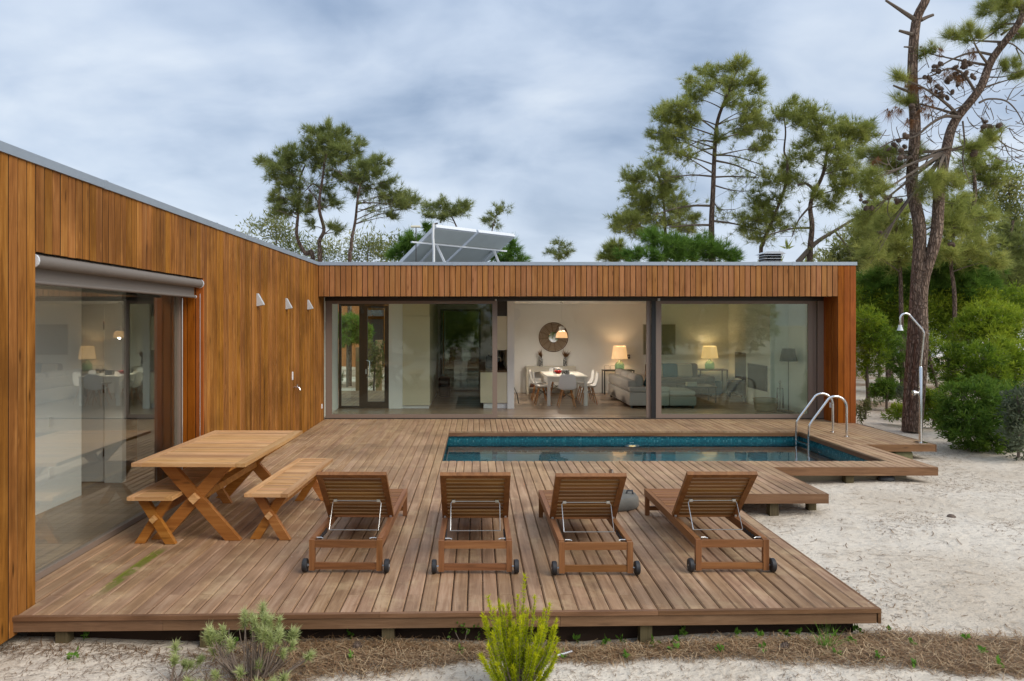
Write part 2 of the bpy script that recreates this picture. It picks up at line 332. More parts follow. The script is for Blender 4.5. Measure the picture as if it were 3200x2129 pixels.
def m_bark(name, a, b, c3, sc=1.0):
    m, T, out = new_mat(name)
    g = T.n('ShaderNodeNewGeometry').outputs['Position']
    v = T.n('ShaderNodeTexVoronoi', feature='DISTANCE_TO_EDGE'); T.set(v.inputs['Vector'], T.vm('ADD', T.vm('MULTIPLY', g, (21 * sc, 21 * sc, 5.0 * sc)), T.vm('MULTIPLY', T.n('ShaderNodeTexNoise', i_Scale=6.0, i_Vector=g).outputs[1], (1.5, 1.5, 1.5))))
    v.inputs['Scale'].default_value = 1.0
    crack = T.step(v.outputs['Distance'], 0.02, 0.22)
    n = T.noise(T.vm('MULTIPLY', g, (20, 20, 7)), 1.0, 5, 0.65)
    col = T.ramp(n, [(0.3, a), (0.55, b), (0.75, c3)])
    col = T.mix(T.m('MULTIPLY', T.m('SUBTRACT', 1.0, crack), 0.65), col, tuple(q * 0.4 for q in a))
    principled(T, out, col, 0.9, 0, T.bump(T.m('ADD', crack, T.m('MULTIPLY', n, 0.4)), 0.9, 0.03), 0.15); return m
M['bark'] = m_bark('pine_bark', (0.140, 0.094, 0.070), (0.270, 0.190, 0.142), (0.42, 0.335, 0.27))
M['barkf'] = m_bark('far_pine_bark', (0.115, 0.080, 0.062), (0.205, 0.145, 0.110), (0.30, 0.235, 0.19), 0.8)
M['twig'] = plain('twig_bark', (0.135, 0.105, 0.080), 0.9, noise=0.3, nscale=8)
M['twigd'] = plain('dry_stem', (0.225, 0.170, 0.130), 0.9, noise=0.3, nscale=40)
def m_leaf(name, c0, c1, c2, trans=0.48, rough=0.6):
    m, T, out = new_mat(name)
    at = T.n('ShaderNodeAttribute', attribute_name='tint')
    col = T.ramp(at.outputs['Fac'], [(0.0, c0), (0.5, c1), (1.0, c2)])
    p = T.n('ShaderNodeBsdfPrincipled'); T.set(p.inputs['Base Color'], col); p.inputs['Roughness'].default_value = rough; p.inputs['Specular IOR Level'].default_value = 0.25
    tr = T.n('ShaderNodeBsdfTranslucent'); T.set(tr.inputs[0], col)
    mx = T.n('ShaderNodeMixShader'); mx.inputs[0].default_value = trans
    T.l.new(p.outputs[0], mx.inputs[1]); T.l.new(tr.outputs[0], mx.inputs[2]); T.l.new(mx.outputs[0], out.inputs[0]); return m
M['pine'] = m_leaf('pine_needles', (0.125, 0.152, 0.034), (0.290, 0.325, 0.078), (0.480, 0.480, 0.140))
M['pinedark'] = m_leaf('pine_needles_dark', (0.098, 0.124, 0.036), (0.215, 0.252, 0.072), (0.365, 0.385, 0.125))
M['pinebright'] = m_leaf('young_pine_needles', (0.055, 0.120, 0.018), (0.125, 0.230, 0.034), (0.230, 0.350, 0.065))
M['deadneedle'] = m_leaf('dead_needles', (0.16, 0.075, 0.030), (0.27, 0.135, 0.060), (0.36, 0.21, 0.11))
M['euc'] = m_leaf('eucalyptus_leaves', (0.115, 0.140, 0.040), (0.235, 0.255, 0.080), (0.370, 0.350, 0.115))
M['shrub'] = m_leaf('shrub_leaves', (0.060, 0.110, 0.011), (0.150, 0.235, 0.016), (0.300, 0.370, 0.028))
M['shrubdark'] = m_leaf('dark_shrub_leaves', (0.042, 0.088, 0.012), (0.094, 0.175, 0.021), (0.175, 0.265, 0.036))
M['olive'] = m_leaf('grey_shrub_leaves', (0.065, 0.085, 0.046), (0.150, 0.180, 0.108), (0.270, 0.300, 0.195))
M['oliveg'] = m_leaf('olive_leaves', (0.10, 0.12, 0.035), (0.20, 0.22, 0.075), (0.32, 0.33, 0.13))
M['yellow'] = m_leaf('yellow_green_shoots', (0.180, 0.250, 0.010), (0.440, 0.510, 0.014), (0.72, 0.70, 0.020))
M['silver'] = m_leaf('silver_green_shoots', (0.230, 0.275, 0.090), (0.450, 0.510, 0.205), (0.64, 0.68, 0.34))
M['weed'] = m_leaf('weed_leaves', (0.07, 0.17, 0.02), (0.14, 0.30, 0.035), (0.25, 0.42, 0.07))
M['litter'] = m_leaf('needle_litter', (0.090, 0.045, 0.020), (0.270, 0.155, 0.074), (0.56, 0.41, 0.24), trans=0.1)

# ------------------------------------------------------------------ geometry helpers
class MB:
    def __init__(s): s.v = []; s.f = []
    def add(s, vs, fs):
        o = len(s.v); s.v += [tuple(q) for q in vs]; s.f += [tuple(i + o for i in q) for q in fs]; return s
    def box(s, x0, x1, y0, y1, z0, z1, mat=None):
        vs = [Vector(p) for p in ((x0, y0, z0), (x1, y0, z0), (x1, y1, z0), (x0, y1, z0), (x0, y0, z1), (x1, y0, z1), (x1, y1, z1), (x0, y1, z1))]
        if mat is not None: vs = [mat @ p for p in vs]
        return s.add(vs, [(0, 3, 2, 1), (4, 5, 6, 7), (0, 1, 5, 4), (1, 2, 6, 5), (2, 3, 7, 6), (3, 0, 4, 7)])
    def cbox(s, c, sz, mat=None):
        h = [q / 2 for q in sz]
        m = Matrix.Translation(c) @ (mat if mat is not None else Matrix())
        return s.box(-h[0], h[0], -h[1], h[1], -h[2], h[2], m)
    def beam(s, a, b, wd, th, up=(0, 0, 1)):
        a, b = Vector(a), Vector(b); dr = (b - a); L = dr.length; dr.normalize(); up = Vector(up)
        sd_ = dr.cross(up).normalized(); up = sd_.cross(dr).normalized()
        m = Matrix((( *dr, 0), (*sd_, 0), (*up, 0), (0, 0, 0, 1))).transposed(); m.translation = (a + b) / 2
        return s.box(-L / 2, L / 2, -wd / 2, wd / 2, -th / 2, th / 2, m)
    def rbox(s, x0, x1, y0, y1, z0, z1, r=0.03, seg=2, mat=None):
        bm = bmesh.new(); bmesh.ops.create_cube(bm, size=1)
        for v in bm.verts: v.co = Vector(((x0 + x1) / 2 + v.co.x * (x1 - x0), (y0 + y1) / 2 + v.co.y * (y1 - y0), (z0 + z1) / 2 + v.co.z * (z1 - z0)))
        bmesh.ops.bevel(bm, geom=list(bm.edges), offset=r, segments=seg, affect='EDGES', profile=0.5)
        bm.verts.index_update()
        vs = [(mat @ v.co) if mat is not None else v.co.copy() for v in bm.verts]; fs = [[v.index for v in f.verts] for f in bm.faces]; bm.free()
        return s.add(vs, fs)
    def prism(s, prof, ax, a, b):
        # prof: 2-D outline, extruded along axis ax from a to b
        n = len(prof)
        def P(p, t): return {'X': (t, p[0], p[1]), 'Y': (p[0], t, p[1]), 'Z': (p[0], p[1], t)}[ax]
        vs = [P(p, a) for p in prof] + [P(p, b) for p in prof]
        fs = [tuple(range(n))[::-1], tuple(range(n, 2 * n))] + [(i, (i + 1) % n, n + (i + 1) % n, n + i) for i in range(n)]
        return s.add(vs, fs)
    def tube(s, pts, rad, seg=8, cap=True):
        pts = [Vector(p) for p in pts]; n = len(pts)
        if not hasattr(rad, '__len__'): rad = [rad] * n
        tv = [((pts[min(i + 1, n - 1)] - pts[max(i - 1, 0)]).normalized()) for i in range(n)]
        u = tv[0].orthogonal().normalized(); vs = []
        for i in range(n):
            if i: u = (u - tv[i] * u.dot(tv[i]));  u = u.normalized() if u.length > 1e-6 else tv[i].orthogonal().normalized()
            w_ = tv[i].cross(u)
            for k in range(seg):
                a = 2 * math.pi * k / seg; vs.append(pts[i] + (u * math.cos(a) + w_ * math.sin(a)) * rad[i])
        fs = [(i * seg + k, i * seg + (k + 1) % seg, (i + 1) * seg + (k + 1) % seg, (i + 1) * seg + k) for i in range(n - 1) for k in range(seg)]
        if cap: fs += [tuple(range(seg))[::-1], tuple((n - 1) * seg + k for k in range(seg))]
        return s.add(vs, fs)
    def lathe(s, prof, c=(0, 0, 0), ax='Z', seg=20, cap=True):
        c = Vector(c); vs = []
        for r, h in prof:
            for k in range(seg):
                a = 2 * math.pi * k / seg; p, q = r * math.cos(a), r * math.sin(a)
                vs.append(c + Vector({'Z': (p, q, h), 'X': (h, p, q), 'Y': (p, h, q)}[ax]))
        n = len(prof)
        fs = [(i * seg + k, i * seg + (k + 1) % seg, (i + 1) * seg + (k + 1) % seg, (i + 1) * seg + k) for i in range(n - 1) for k in range(seg)]
        if cap and prof[0][0] > 1e-5: fs.append(tuple(range(seg))[::-1])
        if cap and prof[-1][0] > 1e-5: fs.append(tuple((n - 1) * seg + k for k in range(seg)))
        return s.add(vs, fs)
    def ell(s, c, r, seg=10, rings=6):
        prof = [(math.sin(math.pi * i / rings), -math.cos(math.pi * i / rings)) for i in range(rings + 1)]
        t = MB().lathe([(max(p, 1e-6), h) for p, h in prof], seg=seg)
        return s.add([(c[0] + v[0] * r[0], c[1] + v[1] * r[1], c[2] + v[2] * r[2]) for v in t.v], t.f)
    def mesh(s, name, smooth=False):
        me = bpy.data.meshes.new(name); me.from_pydata(s.v, [], s.f); me.update()
        bm = bmesh.new(); bm.from_mesh(me); bmesh.ops.recalc_face_normals(bm, faces=bm.faces); bm.to_mesh(me); bm.free()
        if smooth:
            me.polygons.foreach_set('use_smooth', [True] * len(me.polygons))
            try: me.set_sharp_from_angle(angle=R(40))
            except Exception: pass
        return me
    def build(s, name, mat, parent=None, smooth=False, **kw): return link(name, s.mesh(name, smooth), mat, parent, **kw)
def link(name, me, mat, parent=None, loc=None, rz=0.0, label=None):
    if isinstance(mat, str): mat = M[mat]
    if me is not None and mat is not None and not me.materials: me.materials.append(mat)
    o = bpy.data.objects.new(name, me); COL.objects.link(o)
    if parent is not None:
        o.parent = parent
        if parent.get('_world'): o.matrix_parent_inverse = Matrix.Translation(-parent.location)
    if loc is not None: o.location = loc
    if rz: o.rotation_euler = (0, 0, rz)
    if label: o['label'] = label
    return o
def tag(o, label, cat, group=None):
    o['label'] = label; o['category'] = cat
    if group: o['group'] = group
    return o
def thing(name, label, cat, loc=(0, 0, 0), rz=0.0, group=None, world=False):
    o = bpy.data.objects.new(name, None); COL.objects.link(o); o.location = loc; o.rotation_euler = (0, 0, rz); o.empty_display_size = 0.1
    if world: o['_world'] = 1         # parts are modelled in scene coordinates
    return tag(o, label, cat, group)
def struct(o): o['kind'] = 'structure'; return o
def kids(o): return [c for c in COL.objects if c.parent == o]
def copy_tree(o, parent=None, tree=None):
    if tree is None:
        tree = {}
        for c in COL.objects:
            if c.parent: tree.setdefault(c.parent.name, []).append(c)
    c = o.copy(); COL.objects.link(c)
    if parent is not None: c.parent = parent
    for ch in tree.get(o.name, []): copy_tree(ch, c, tree)
    return c
def px(u, v, Y): return Vector(((u - U0) * Y / F, Y, HC - (v - V0) * Y / F))
def tri_mesh(name, V, tint, mat, parent=None, quads=False, loc=None):
    k = 4 if quads else 3
    V = np.asarray(V, np.float32).reshape(-1, 3); n = len(V); p = n // k
    me = bpy.data.meshes.new(name)
    me.vertices.add(n); me.vertices.foreach_set('co', V.ravel())
    me.loops.add(n); me.loops.foreach_set('vertex_index', np.arange(n, dtype=np.int32))
    me.polygons.add(p); me.polygons.foreach_set('loop_start', np.arange(0, n, k, dtype=np.int32)); me.polygons.foreach_set('loop_total', np.full(p, k, np.int32))
    me.update()
    at = me.attributes.new('tint', 'FLOAT', 'FACE'); at.data.foreach_set('value', np.clip(tint, 0, 1).astype(np.float32))
    return link(name, me, mat, parent, loc)
def norm(a): return a / np.maximum(np.linalg.norm(a, axis=-1, keepdims=True), 1e-9)
def tufts(C, D, n, length, width, spread, tint, rng=RNG, lvar=0.3):
    """needle or leaf tufts: C centres, D directions -> triangle vertices and tints"""
    C = np.asarray(C, float); D = np.asarray(D, float); N = len(C)
    d = norm(D[:, None, :] + rng.normal(size=(N, n, 3)) * spread)
    L = length * (1 + rng.uniform(-lvar, lvar, (N, n, 1))) * rng.uniform(.7, 1.3, (N, 1, 1))
    b = C[:, None, :] + d * L * rng.uniform(-0.05, 0.25, (N, n, 1))
    q = norm(np.cross(d, rng.normal(size=(N, n, 3)))) * width * 0.5
    tip = b + d * L
    V = np.stack([b - q, b + q, tip], 2).reshape(-1, 3)
    t = (np.asarray(tint)[:, None] + rng.normal(size=(N, n)) * 0.10).ravel()
    return V, t
def leaves(C, D, n, length, width, spread, tint, size, rng=RNG):
    D = norm(np.asarray(D, float)) * .9
    """diamond leaves spread around each centre"""
    C = np.asarray(C, float); D = np.asarray(D, float); N = len(C)
    d = norm(D[:, None, :] + rng.normal(size=(N, n, 3)) * spread)
    L = length * (1 + rng.uniform(-0.35, 0.35, (N, n, 1)))
    b = C[:, None, :] + rng.normal(size=(N, n, 3)) * size
    q = norm(np.cross(d, rng.normal(size=(N, n, 3)))) * width * 0.5
    V = np.stack([b, b + d * L * 0.5 - q, b + d * L, b + d * L * 0.5 + q], 2).reshape(-1, 3)
    t = (np.asarray(tint)[:, None] + rng.normal(size=(N, n)) * 0.12).ravel()
    return V, t
def bez(a, b, c, n): return [a * (1 - t) ** 2 + b * 2 * t * (1 - t) + c * t * t for t in [i / (n - 1) for i in range(n)]]

# ================================================================== GROUND
def gz(x, y):
    z = -0.25 + 0.035 * math.sin(x * 0.9 + 1.3) * math.cos(y * 0.7) + 0.02 * math.sin(x * 2.3 + y * 1.7)
    if y < 8.9 and x > 3.0: z += 0.05 * math.exp(-((x - 5.0) ** 2) / 3.0)
    z += 0.03 * math.exp(-((y - 5.2) ** 2) / 0.06) * (1 / (1 + math.exp(-(x + 1.6) * 3))) * (1 / (1 + math.exp((x - 3.2) * 3)))
    if y > 24: z += 0.012 * (y - 24)
    return z
PX0, PX1, PY0, PY1 = -0.55, 6.35, 11.55, 14.69      # pool opening
HX0, HX1, HY0, HY1 = PX0 - 0.16, PX1 + 0.16, PY0 - 0.16, PY1 + 0.16
def axis(lo, hi, fine0, fine1, st, extra):
    a = list(np.arange(fine0, fine1 + 1e-6, st)); v, s_ = fine1, st
    while v < hi: s_ *= 1.35; v += s_; a.append(v)
    v, s_ = fine0, st
    while v > lo: s_ *= 1.35; v -= s_; a.append(v)
    a = [q for q in a if all(abs(q - e) > 0.05 for e in extra)] + list(extra)
    return sorted(a)
gx = axis(-600, 600, -6, 14, 0.22, (HX0, HX1)); gy = axis(-400, 900, 3.0, 20, 0.22, (HY0, HY1))
gv = [(a, b, gz(a, b) if (-40 < a < 50 and -30 < b < 60) else -0.25 + 0.012 * max(0, min(b, 120) - 24)) for b in gy for a in gx]
nx = len(gx); gf = []
for j in range(len(gy) - 1):
    for i in range(nx - 1):
        cx, cy = (gx[i] + gx[i + 1]) / 2, (gy[j] + gy[j + 1]) / 2
        if HX0 < cx < HX1 and HY0 < cy < HY1: continue
        gf.append((j * nx + i, j * nx + i + 1, (j + 1) * nx + i + 1, (j + 1) * nx + i))
g_ = MB(); g_.v = gv; g_.f = gf
struct(g_.build('ground', 'sand', smooth=True))

M['gapshade'] = plain('gap_shade', (0.030, 0.014, 0.006), 0.9)  # near-black colour standing in for shade in board joints and under the deck
# ================================================================== DECK
deck = thing('wooden_deck', 'weathered grooved timber deck around the swimming pool with stepped right edge', 'deck', (0, 10, -0.25), world=True)
BW = 0.112; c_ = 0.009
prof = [(-BW / 2, -0.03), (-BW / 2, -c_), (-BW / 2 + c_, 0), (BW / 2 - c_, 0), (BW / 2, -c_), (BW / 2, -0.03)]
board_me = MB().prism(prof, 'Y', 0.0, 1.0).mesh('board'); board_me.materials.append(M['deck'])
def front_y(x): return 5.43 + (x + 3.38) / 6.41 * 0.16
def deck_board(xa, xb, ya, yb, parent=deck, name='board'):
    o = link(name, board_me, None, parent, ((xa + xb) / 2 + random.uniform(-.0012, .0012), ya, random.uniform(-.003, .001)))
    o.scale = ((xb - xa - 0.0065) / BW, yb - ya, 1); return o
zones = [(-3.66, -3.385, 2), (-3.38, -0.55, 24), (-0.55, 3.03, 30), (3.03, 4.40, 12), (4.40, 6.35, 16), (6.35, 6.83, 4), (6.83, 7.69, 7), (7.69, 8.05, 3)]
kcol = 0
for zi, (xa, xb, n) in enumerate(zones):
    for k in range(n):
        a = xa + (xb - xa) * k / n; b = xa + (xb - xa) * (k + 1) / n; xm = (a + b) / 2; fy = front_y(xm) + 0.034
        iv = {0: [(5.73, 9.235)], 1: [(fy, 16.53)], 2: [(fy, PY0), (PY1, 16.53)], 3: [(9.35, PY0), (PY1, 16.53)], 4: [(11.07, PY0), (PY1, 16.53)], 5: [(11.07, 13.1), (13.1, 16.53)],
              6: [(13.12, 16.53)], 7: [(13.12, 15.89)]}[zi]
        js = [5.88, 10.15] if kcol % 2 == 0 else [7.42, 12.95]
        if kcol % 5 == 3: js = [8.9, 14.2]
        for (ya, yb) in iv:
            cuts = [ya] + [j + random.uniform(-.004, .004) for j in js if ya + 0.3 < j < yb - 0.3] + [yb]
            for q in range(len(cuts) - 1): deck_board(a, b, cuts[q] + 0.0012, cuts[q + 1] - 0.0012)
        kcol += 1
def edge(p, q, z0, z1, th, mat, name='fascia_board'):
    p, q = Vector((*p, 0)), Vector((*q, 0)); dr = (q - p).normalized(); nr = Vector((-dr.y, dr.x, 0))
    mb = MB(); vs = [p, q, q + nr * th, p + nr * th]
    mb.add([(v.x, v.y, z0) for v in vs] + [(v.x, v.y, z1) for v in vs], [(0, 3, 2, 1), (4, 5, 6, 7), (0, 1, 5, 4), (1, 2, 6, 5), (2, 3, 7, 6), (3, 0, 4, 7)])
    return mb.build(name, mat, deck)
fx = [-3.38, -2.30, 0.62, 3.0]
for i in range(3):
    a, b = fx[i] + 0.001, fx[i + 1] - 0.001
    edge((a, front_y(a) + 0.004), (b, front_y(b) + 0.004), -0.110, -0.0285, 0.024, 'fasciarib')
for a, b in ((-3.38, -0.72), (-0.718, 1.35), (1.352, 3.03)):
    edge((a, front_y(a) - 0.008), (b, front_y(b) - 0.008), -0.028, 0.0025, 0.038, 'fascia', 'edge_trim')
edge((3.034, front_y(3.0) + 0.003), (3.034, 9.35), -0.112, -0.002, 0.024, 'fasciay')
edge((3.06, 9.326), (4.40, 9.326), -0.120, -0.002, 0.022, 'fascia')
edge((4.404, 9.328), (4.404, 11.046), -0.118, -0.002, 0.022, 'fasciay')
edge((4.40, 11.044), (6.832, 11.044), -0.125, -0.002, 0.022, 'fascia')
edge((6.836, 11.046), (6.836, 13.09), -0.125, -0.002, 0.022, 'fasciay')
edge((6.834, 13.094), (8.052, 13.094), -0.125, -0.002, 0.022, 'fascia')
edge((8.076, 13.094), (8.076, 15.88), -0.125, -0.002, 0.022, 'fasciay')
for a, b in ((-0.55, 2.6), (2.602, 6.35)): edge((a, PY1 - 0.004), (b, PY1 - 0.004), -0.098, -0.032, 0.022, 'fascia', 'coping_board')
edge((PX1 + 0.002, 13.9), (PX1 + 0.002, PY1 - 0.006), -0.098, -0.032, -0.022, 'fasciay', 'coping_board')
edge((PX1 + 0.002, PY0), (PX1 + 0.002, 13.898), -0.098, -0.032, -0.022, 'fasciay', 'coping_board')
edge((PX0 - 0.002, PY0), (PX0 - 0.002, PY1 - 0.006), -0.098, -0.032, 0.022, 'fasciay', 'coping_board')
edge((PX0, PY0 + 0.002), (PX1, PY0 + 0.002), -0.098, -0.032, -0.022, 'fascia', 'coping_board')
for (a, b, w_, m_) in ((-3.05, 5.52, .09, 'post'), (-2.0, 5.55, .09, 'post'), (-0.66, 5.58, .09, 'post'), (1.27, 5.63, .09, 'post'), (3.75, 9.45, .11, 'post'), (5.55, 11.15, .12, 'post'), (4.3, 9.6, .10, 'post'), (7.1, 13.3, .12, 'post')):
    MB().box(a - w_ / 2, a + w_ / 2, b - w_ / 2, b + w_ / 2, gz(a, b) - 0.06, -0.031 if b > 5.9 else -0.034).build('support_post', m_, deck)
edge((-3.37, front_y(-3.37) + .16), (2.9, front_y(2.9) + .16), -.34, -.036, .04, 'gapshade', 'shade_strip')  # added dark strip, stands in for the black shade under the deck front
for (a, b, y_) in ((-3.3, 2.9, 6.3), (-3.3, 2.9, 8.6), (3.1, 4.35, 10.2), (4.5, 6.7, 11.3)):
    MB().box(a, b, y_ - .03, y_ + .03, -0.15, -0.034).build('joist', 'post', deck)
MB().box(4.46, 6.5, 11.28, 11.385, -.45, -.128).build('foundation_wall', 'foundation', deck)
MB().rbox(7.02, 7.32, 13.20, 13.42, -0.34, -0.15, 0.03).build('concrete_block', 'concrete', deck)
tag(MB().rbox(7.38, 7.72, 13.16, 13.40, -0.36, -0.135, 0.05, 2).build('mossy_stone', 'mossy', smooth=True), 'mossy yellowish stone block under the deck corner near the shower', 'stone')
tag(MB().ell((6.15, 11.2, -0.20), (0.13, 0.10, 0.07), 9, 6).build('dark_rock', 'greydoor', smooth=True), 'small dark rock tucked under the pool deck edge', 'rock')

# ================================================================== POOL
pool = thing('swimming_pool', 'rectangular swimming pool lined with dark teal mosaic', 'pool', (2.9, 13.1, -1.5), world=True)
bz = -1.5
for nm, bx in (('wall', (PX0 - .15, PX0 - .03, PY0 - .15, PY1 + .15)), ('wall', (PX1 + .03, PX1 + .15, PY0 - .15, PY1 + .15)), ('wall', (PX0 - .03, PX1 + .03, PY1 + .03, PY1 + .15)), ('wall', (PX0 - .03, PX1 + .03, PY0 - .15, PY0 - .03))):
    MB().box(*bx, bz - .1, -0.105).build(nm, 'mosaic', pool)
MB().box(PX0 - .03, PX1 + .03, PY0 - .03, PY1 + .03, bz - .1, bz).build('floor', 'mosaicf', pool)
pl_ = px(1975.0, 1396, 14.7)
ring = MB().lathe([(0.135, 0), (0.15, -0.02), (0.12, -0.045), (0.075, -0.045)], (pl_.x, 14.72, -0.67), 'Y', 24).build('pool_light', 'whitelac', pool, smooth=True)
MB().lathe([(0.075, -0.03), (0.07, -0.05), (0.0001, -0.06)], (pl_.x, 14.72, -0.67), 'Y', 18).build('bulb', 'bulb', ring, smooth=True)
for (cx, cy, cz, ax) in ((pl_.x, 14.72, -0.34, 'Y'), (6.38, 13.88, -0.57, 'X')):
    MB().lathe([(0.045, 0.0), (0.045, -0.01), (0.02, -0.016)], (cx, cy, cz), ax, 14).build('inlet_nozzle', 'whitelac', pool, smooth=True)
struct(MB().add([(PX0 - .03, PY0 - .03, -0.205), (PX1 + .03, PY0 - .03, -0.205), (PX1 + .03, PY1 + .03, -0.205), (PX0 - .03, PY1 + .03, -0.205)], [(0, 1, 2, 3)]).build('pool_water', 'water'))
wm = bpy.data.objects['pool_water'].data
if wm.polygons[0].normal.z < 0: wm.flip_normals()

# ================================================================== HOUSE
WX = -3.38; FY = 15.9; GY = 16.6; ZT = 3.36
house = thing('timber_house', 'single storey flat roofed house clad in vertical golden brown boards with large glazing', 'house', (2.0, 17.0, -0.25), world=True)
def hp(name, bx, mat, parent=house): return MB().box(*bx).build(name, mat, parent)
# --- left wing wall with boards
wl = MB(); wl.box(-3.56, WX - .032, 3.5, 5.70, -.14, ZT).box(-3.56, WX - .032, 5.70, 9.272, 2.70, ZT).box(-3.56, WX - .032, 9.262, GY - .05, -.12, ZT)
wall_l = wl.build('wing_wall', 'felt', house)
def vboard_mesh(nm, w_, z0, z1, mat):
    c = 0.006; t = 0.03
    p = [(-w_ / 2, t), (-w_ / 2, c), (-w_ / 2 + c, 0), (w_ / 2 - c, 0), (w_ / 2, c), (w_ / 2, t)]
    me = MB().prism(p, 'Z', z0, z1).mesh(nm); me.materials.append(M[mat]); me.materials.append(M['gapshade'])
    for q in me.polygons:
        if abs(q.normal.x) > .9: q.material_index = 1      # board sides coloured dark to stand in for shade in the joints
    return me
def run_boards(n, p0, dr, me, parent, rz, gap):
    for k in range(n):
        t = (k + 0.5)
        j = random.uniform(-.0015, .0015)
        link('board', me, None, parent, (p0[0] + dr[0] * t + (j if dr[0] == 0 else 0), p0[1] + dr[1] * t + (j if dr[1] == 0 else 0), random.uniform(-.002, .002)), rz)
# boards face +X: local -Y face turned to +X -> rotate +90 deg
pit = (5.72 - 3.5) / 20
run_boards(20, (WX, 3.5), (0, pit), vboard_mesh('board', pit - .0115, -.14, ZT, 'clad_l'), wall_l, R(90), .006)
n = 31; pit = (9.24 - 5.72) / n
run_boards(n, (WX, 5.72), (0, pit), vboard_mesh('board', pit - .0115, 2.69, ZT, 'clad_l'), wall_l, R(90), .006)
n = 62; pit = (16.52 - 9.24) / n
run_boards(n, (WX, 9.24), (0, pit), vboard_mesh('board', pit - .0115, -.03, ZT, 'clad_l'), wall_l, R(90), .006)
run_boards(3, (-3.70, 9.24), (0.106, 0), vboard_mesh('board', .100, -.02, 2.69, 'clad_r'), wall_l, 0, .006)
run_boards(3, (-3.70, 5.72), (0.106, 0), vboard_mesh('board', .100, -.02, 2.69, 'clad_r'), wall_l, R(180), .006)
# --- fascia and right pier of the main wing
wf = MB(); wf.box(-3.40, 7.69, FY + .032, FY + .12, 2.76, ZT).box(7.735, 8.055, FY + .032, 23.3, -.12, ZT)
wall_f = wf.build('front_wall', 'felt', house)
n = 95; pit = (7.70 - WX) / n
run_boards(n, (WX + .002, FY), (pit, 0), vboard_mesh('board', pit - .0115, 2.70, ZT, 'clad_f'), wall_f, 0, .006)
run_boards(3, (7.70, FY), (0.13, 0), vboard_mesh('board', .124, -.05, ZT, 'clad_r'), wall_f, 0, .006)
run_boards(6, (7.70, FY + .022), (0, 0.107), vboard_mesh('board', .102, -.03, 2.70, 'clad_r'), wall_f, R(-90), .006)
run_boards(54, (8.09, FY + .022), (0, 0.136), vboard_mesh('board', .130, -.05, ZT, 'clad_r'), wall_f, R(90), .006)
hp('soffit', (-3.37, 7.695, FY + .022, GY - .055, 2.705, 2.75), 'felt')
# --- roof, cap flashing
hp('roof', (-9.1, WX - .1, 3.5, 18.7, 3.0, 3.345), 'zinc')
hp('roof', (WX - .1, 8.0, FY + .125, 18.7, 3.0, 3.344), 'zinc'); hp('roof', (-2.25, 8.0, 18.7, 23.4, 3.0, 3.343), 'zinc')
fl = MB(); fl.box(WX - .10, WX + .016, 3.5, FY + .10, ZT, 3.432); fl.box(WX - .10, 8.106, FY - .016, FY + .10, ZT + .001, 3.433); fl.box(8.0, 8.107, FY + .10, 23.4, ZT, 3.4315)
fl.box(-9.15, WX - .1, 3.4, 3.5, ZT, 3.43)
cap = fl.build('cap_flashing', 'zinc', house)
def seam_l(u): Y = -WX * F / (U0 - u); return MB().box(WX - .104, WX + .020, Y - .03, Y + .03, ZT - .004, 3.4365).build('seam_clip', 'zinc', cap)
for u in (327, 675, 885): seam_l(u)
for u in (1420, 1897, 2358, 2480): X = (u - U0) * FY / F; MB().box(X - .035, X + .035, FY - .0195, FY + .104, ZT - .003, 3.437).build('seam_clip', 'zinc', cap)
# --- left wing window, inside
fr = MB(); fr.box(-3.72, -3.66, 5.72, 9.232, 0.0, 0.05).box(-3.72, -3.66, 9.18, 9.232, 0.05, 2.69).box(-3.72, -3.66, 5.72, 5.77, 0.05, 2.69).box(-3.72, -3.66, 5.77, 9.18, 2.60, 2.69)
win = fr.build('wing_window', 'taupe', house)
MB().box(-3.694, -3.688, 5.77, 9.18, 0.05, 2.60).build('pane', 'glassl', win)
MB().tube([(-3.645, 9.225, 0.02), (-3.645, 9.225, 2.45)], 0.008, 6).build('guide_rail', 'wire', win)
MB().tube([(-3.42, 9.215, 0.0), (-3.42, 9.215, 2.5)], 0.004, 6).build('guide_wire', 'wire', win)
hp('floor', (-9.0, -3.665, 3.6, 16.5, -0.12, 0.001), 'floor')
hp('interior_wall', (-5.06, -4.91, 3.6, 9.26, 0.0, 2.72), 'white')
hp('interior_wall', (-5.10, -3.57, 11.2, 11.3, 0.0, 2.72), 'white')
hp('interior_wall', (-9.05, -8.95, 3.6, 16.5, 0.0, 2.72), 'white'); hp('interior_wall', (-9.0, -3.6, 3.5, 3.6, -.1, 3.0), 'white'); hp('interior_wall', (-9.0, -3.58, 16.5, 16.6, -.1, 3.0), 'white')
hp('interior_wall', (-5.95, -5.85, 9.26, 11.2, 0.0, 2.72), 'white')
dr_ = hp('interior_door', (-5.85, -5.0, 10.0, 10.045, 0.012, 2.35), 'whitelac')
for z_ in (0.35, 1.2, 2.05): MB().box(-5.005, -4.985, 9.985, 10.0, z_, z_ + .11).build('hinge', 'black', dr_)
hp('door_jamb', (-4.985, -4.75, 9.98, 10.1, 0.0, 2.72), 'white'); hp('interior_wall', (-5.85, -4.985, 9.99, 10.05, 2.36, 2.72), 'white')
hp('ceiling', (-9.0, -3.57, 3.6, 16.5, 2.72, 2.78), 'ceil')
for (z_, nm) in ((0.95, 'light_switch'), (0.36, 'wall_socket')): hp(nm, (-4.909, -4.897, 8.55, 8.64, z_, z_ + .11), 'plastic')
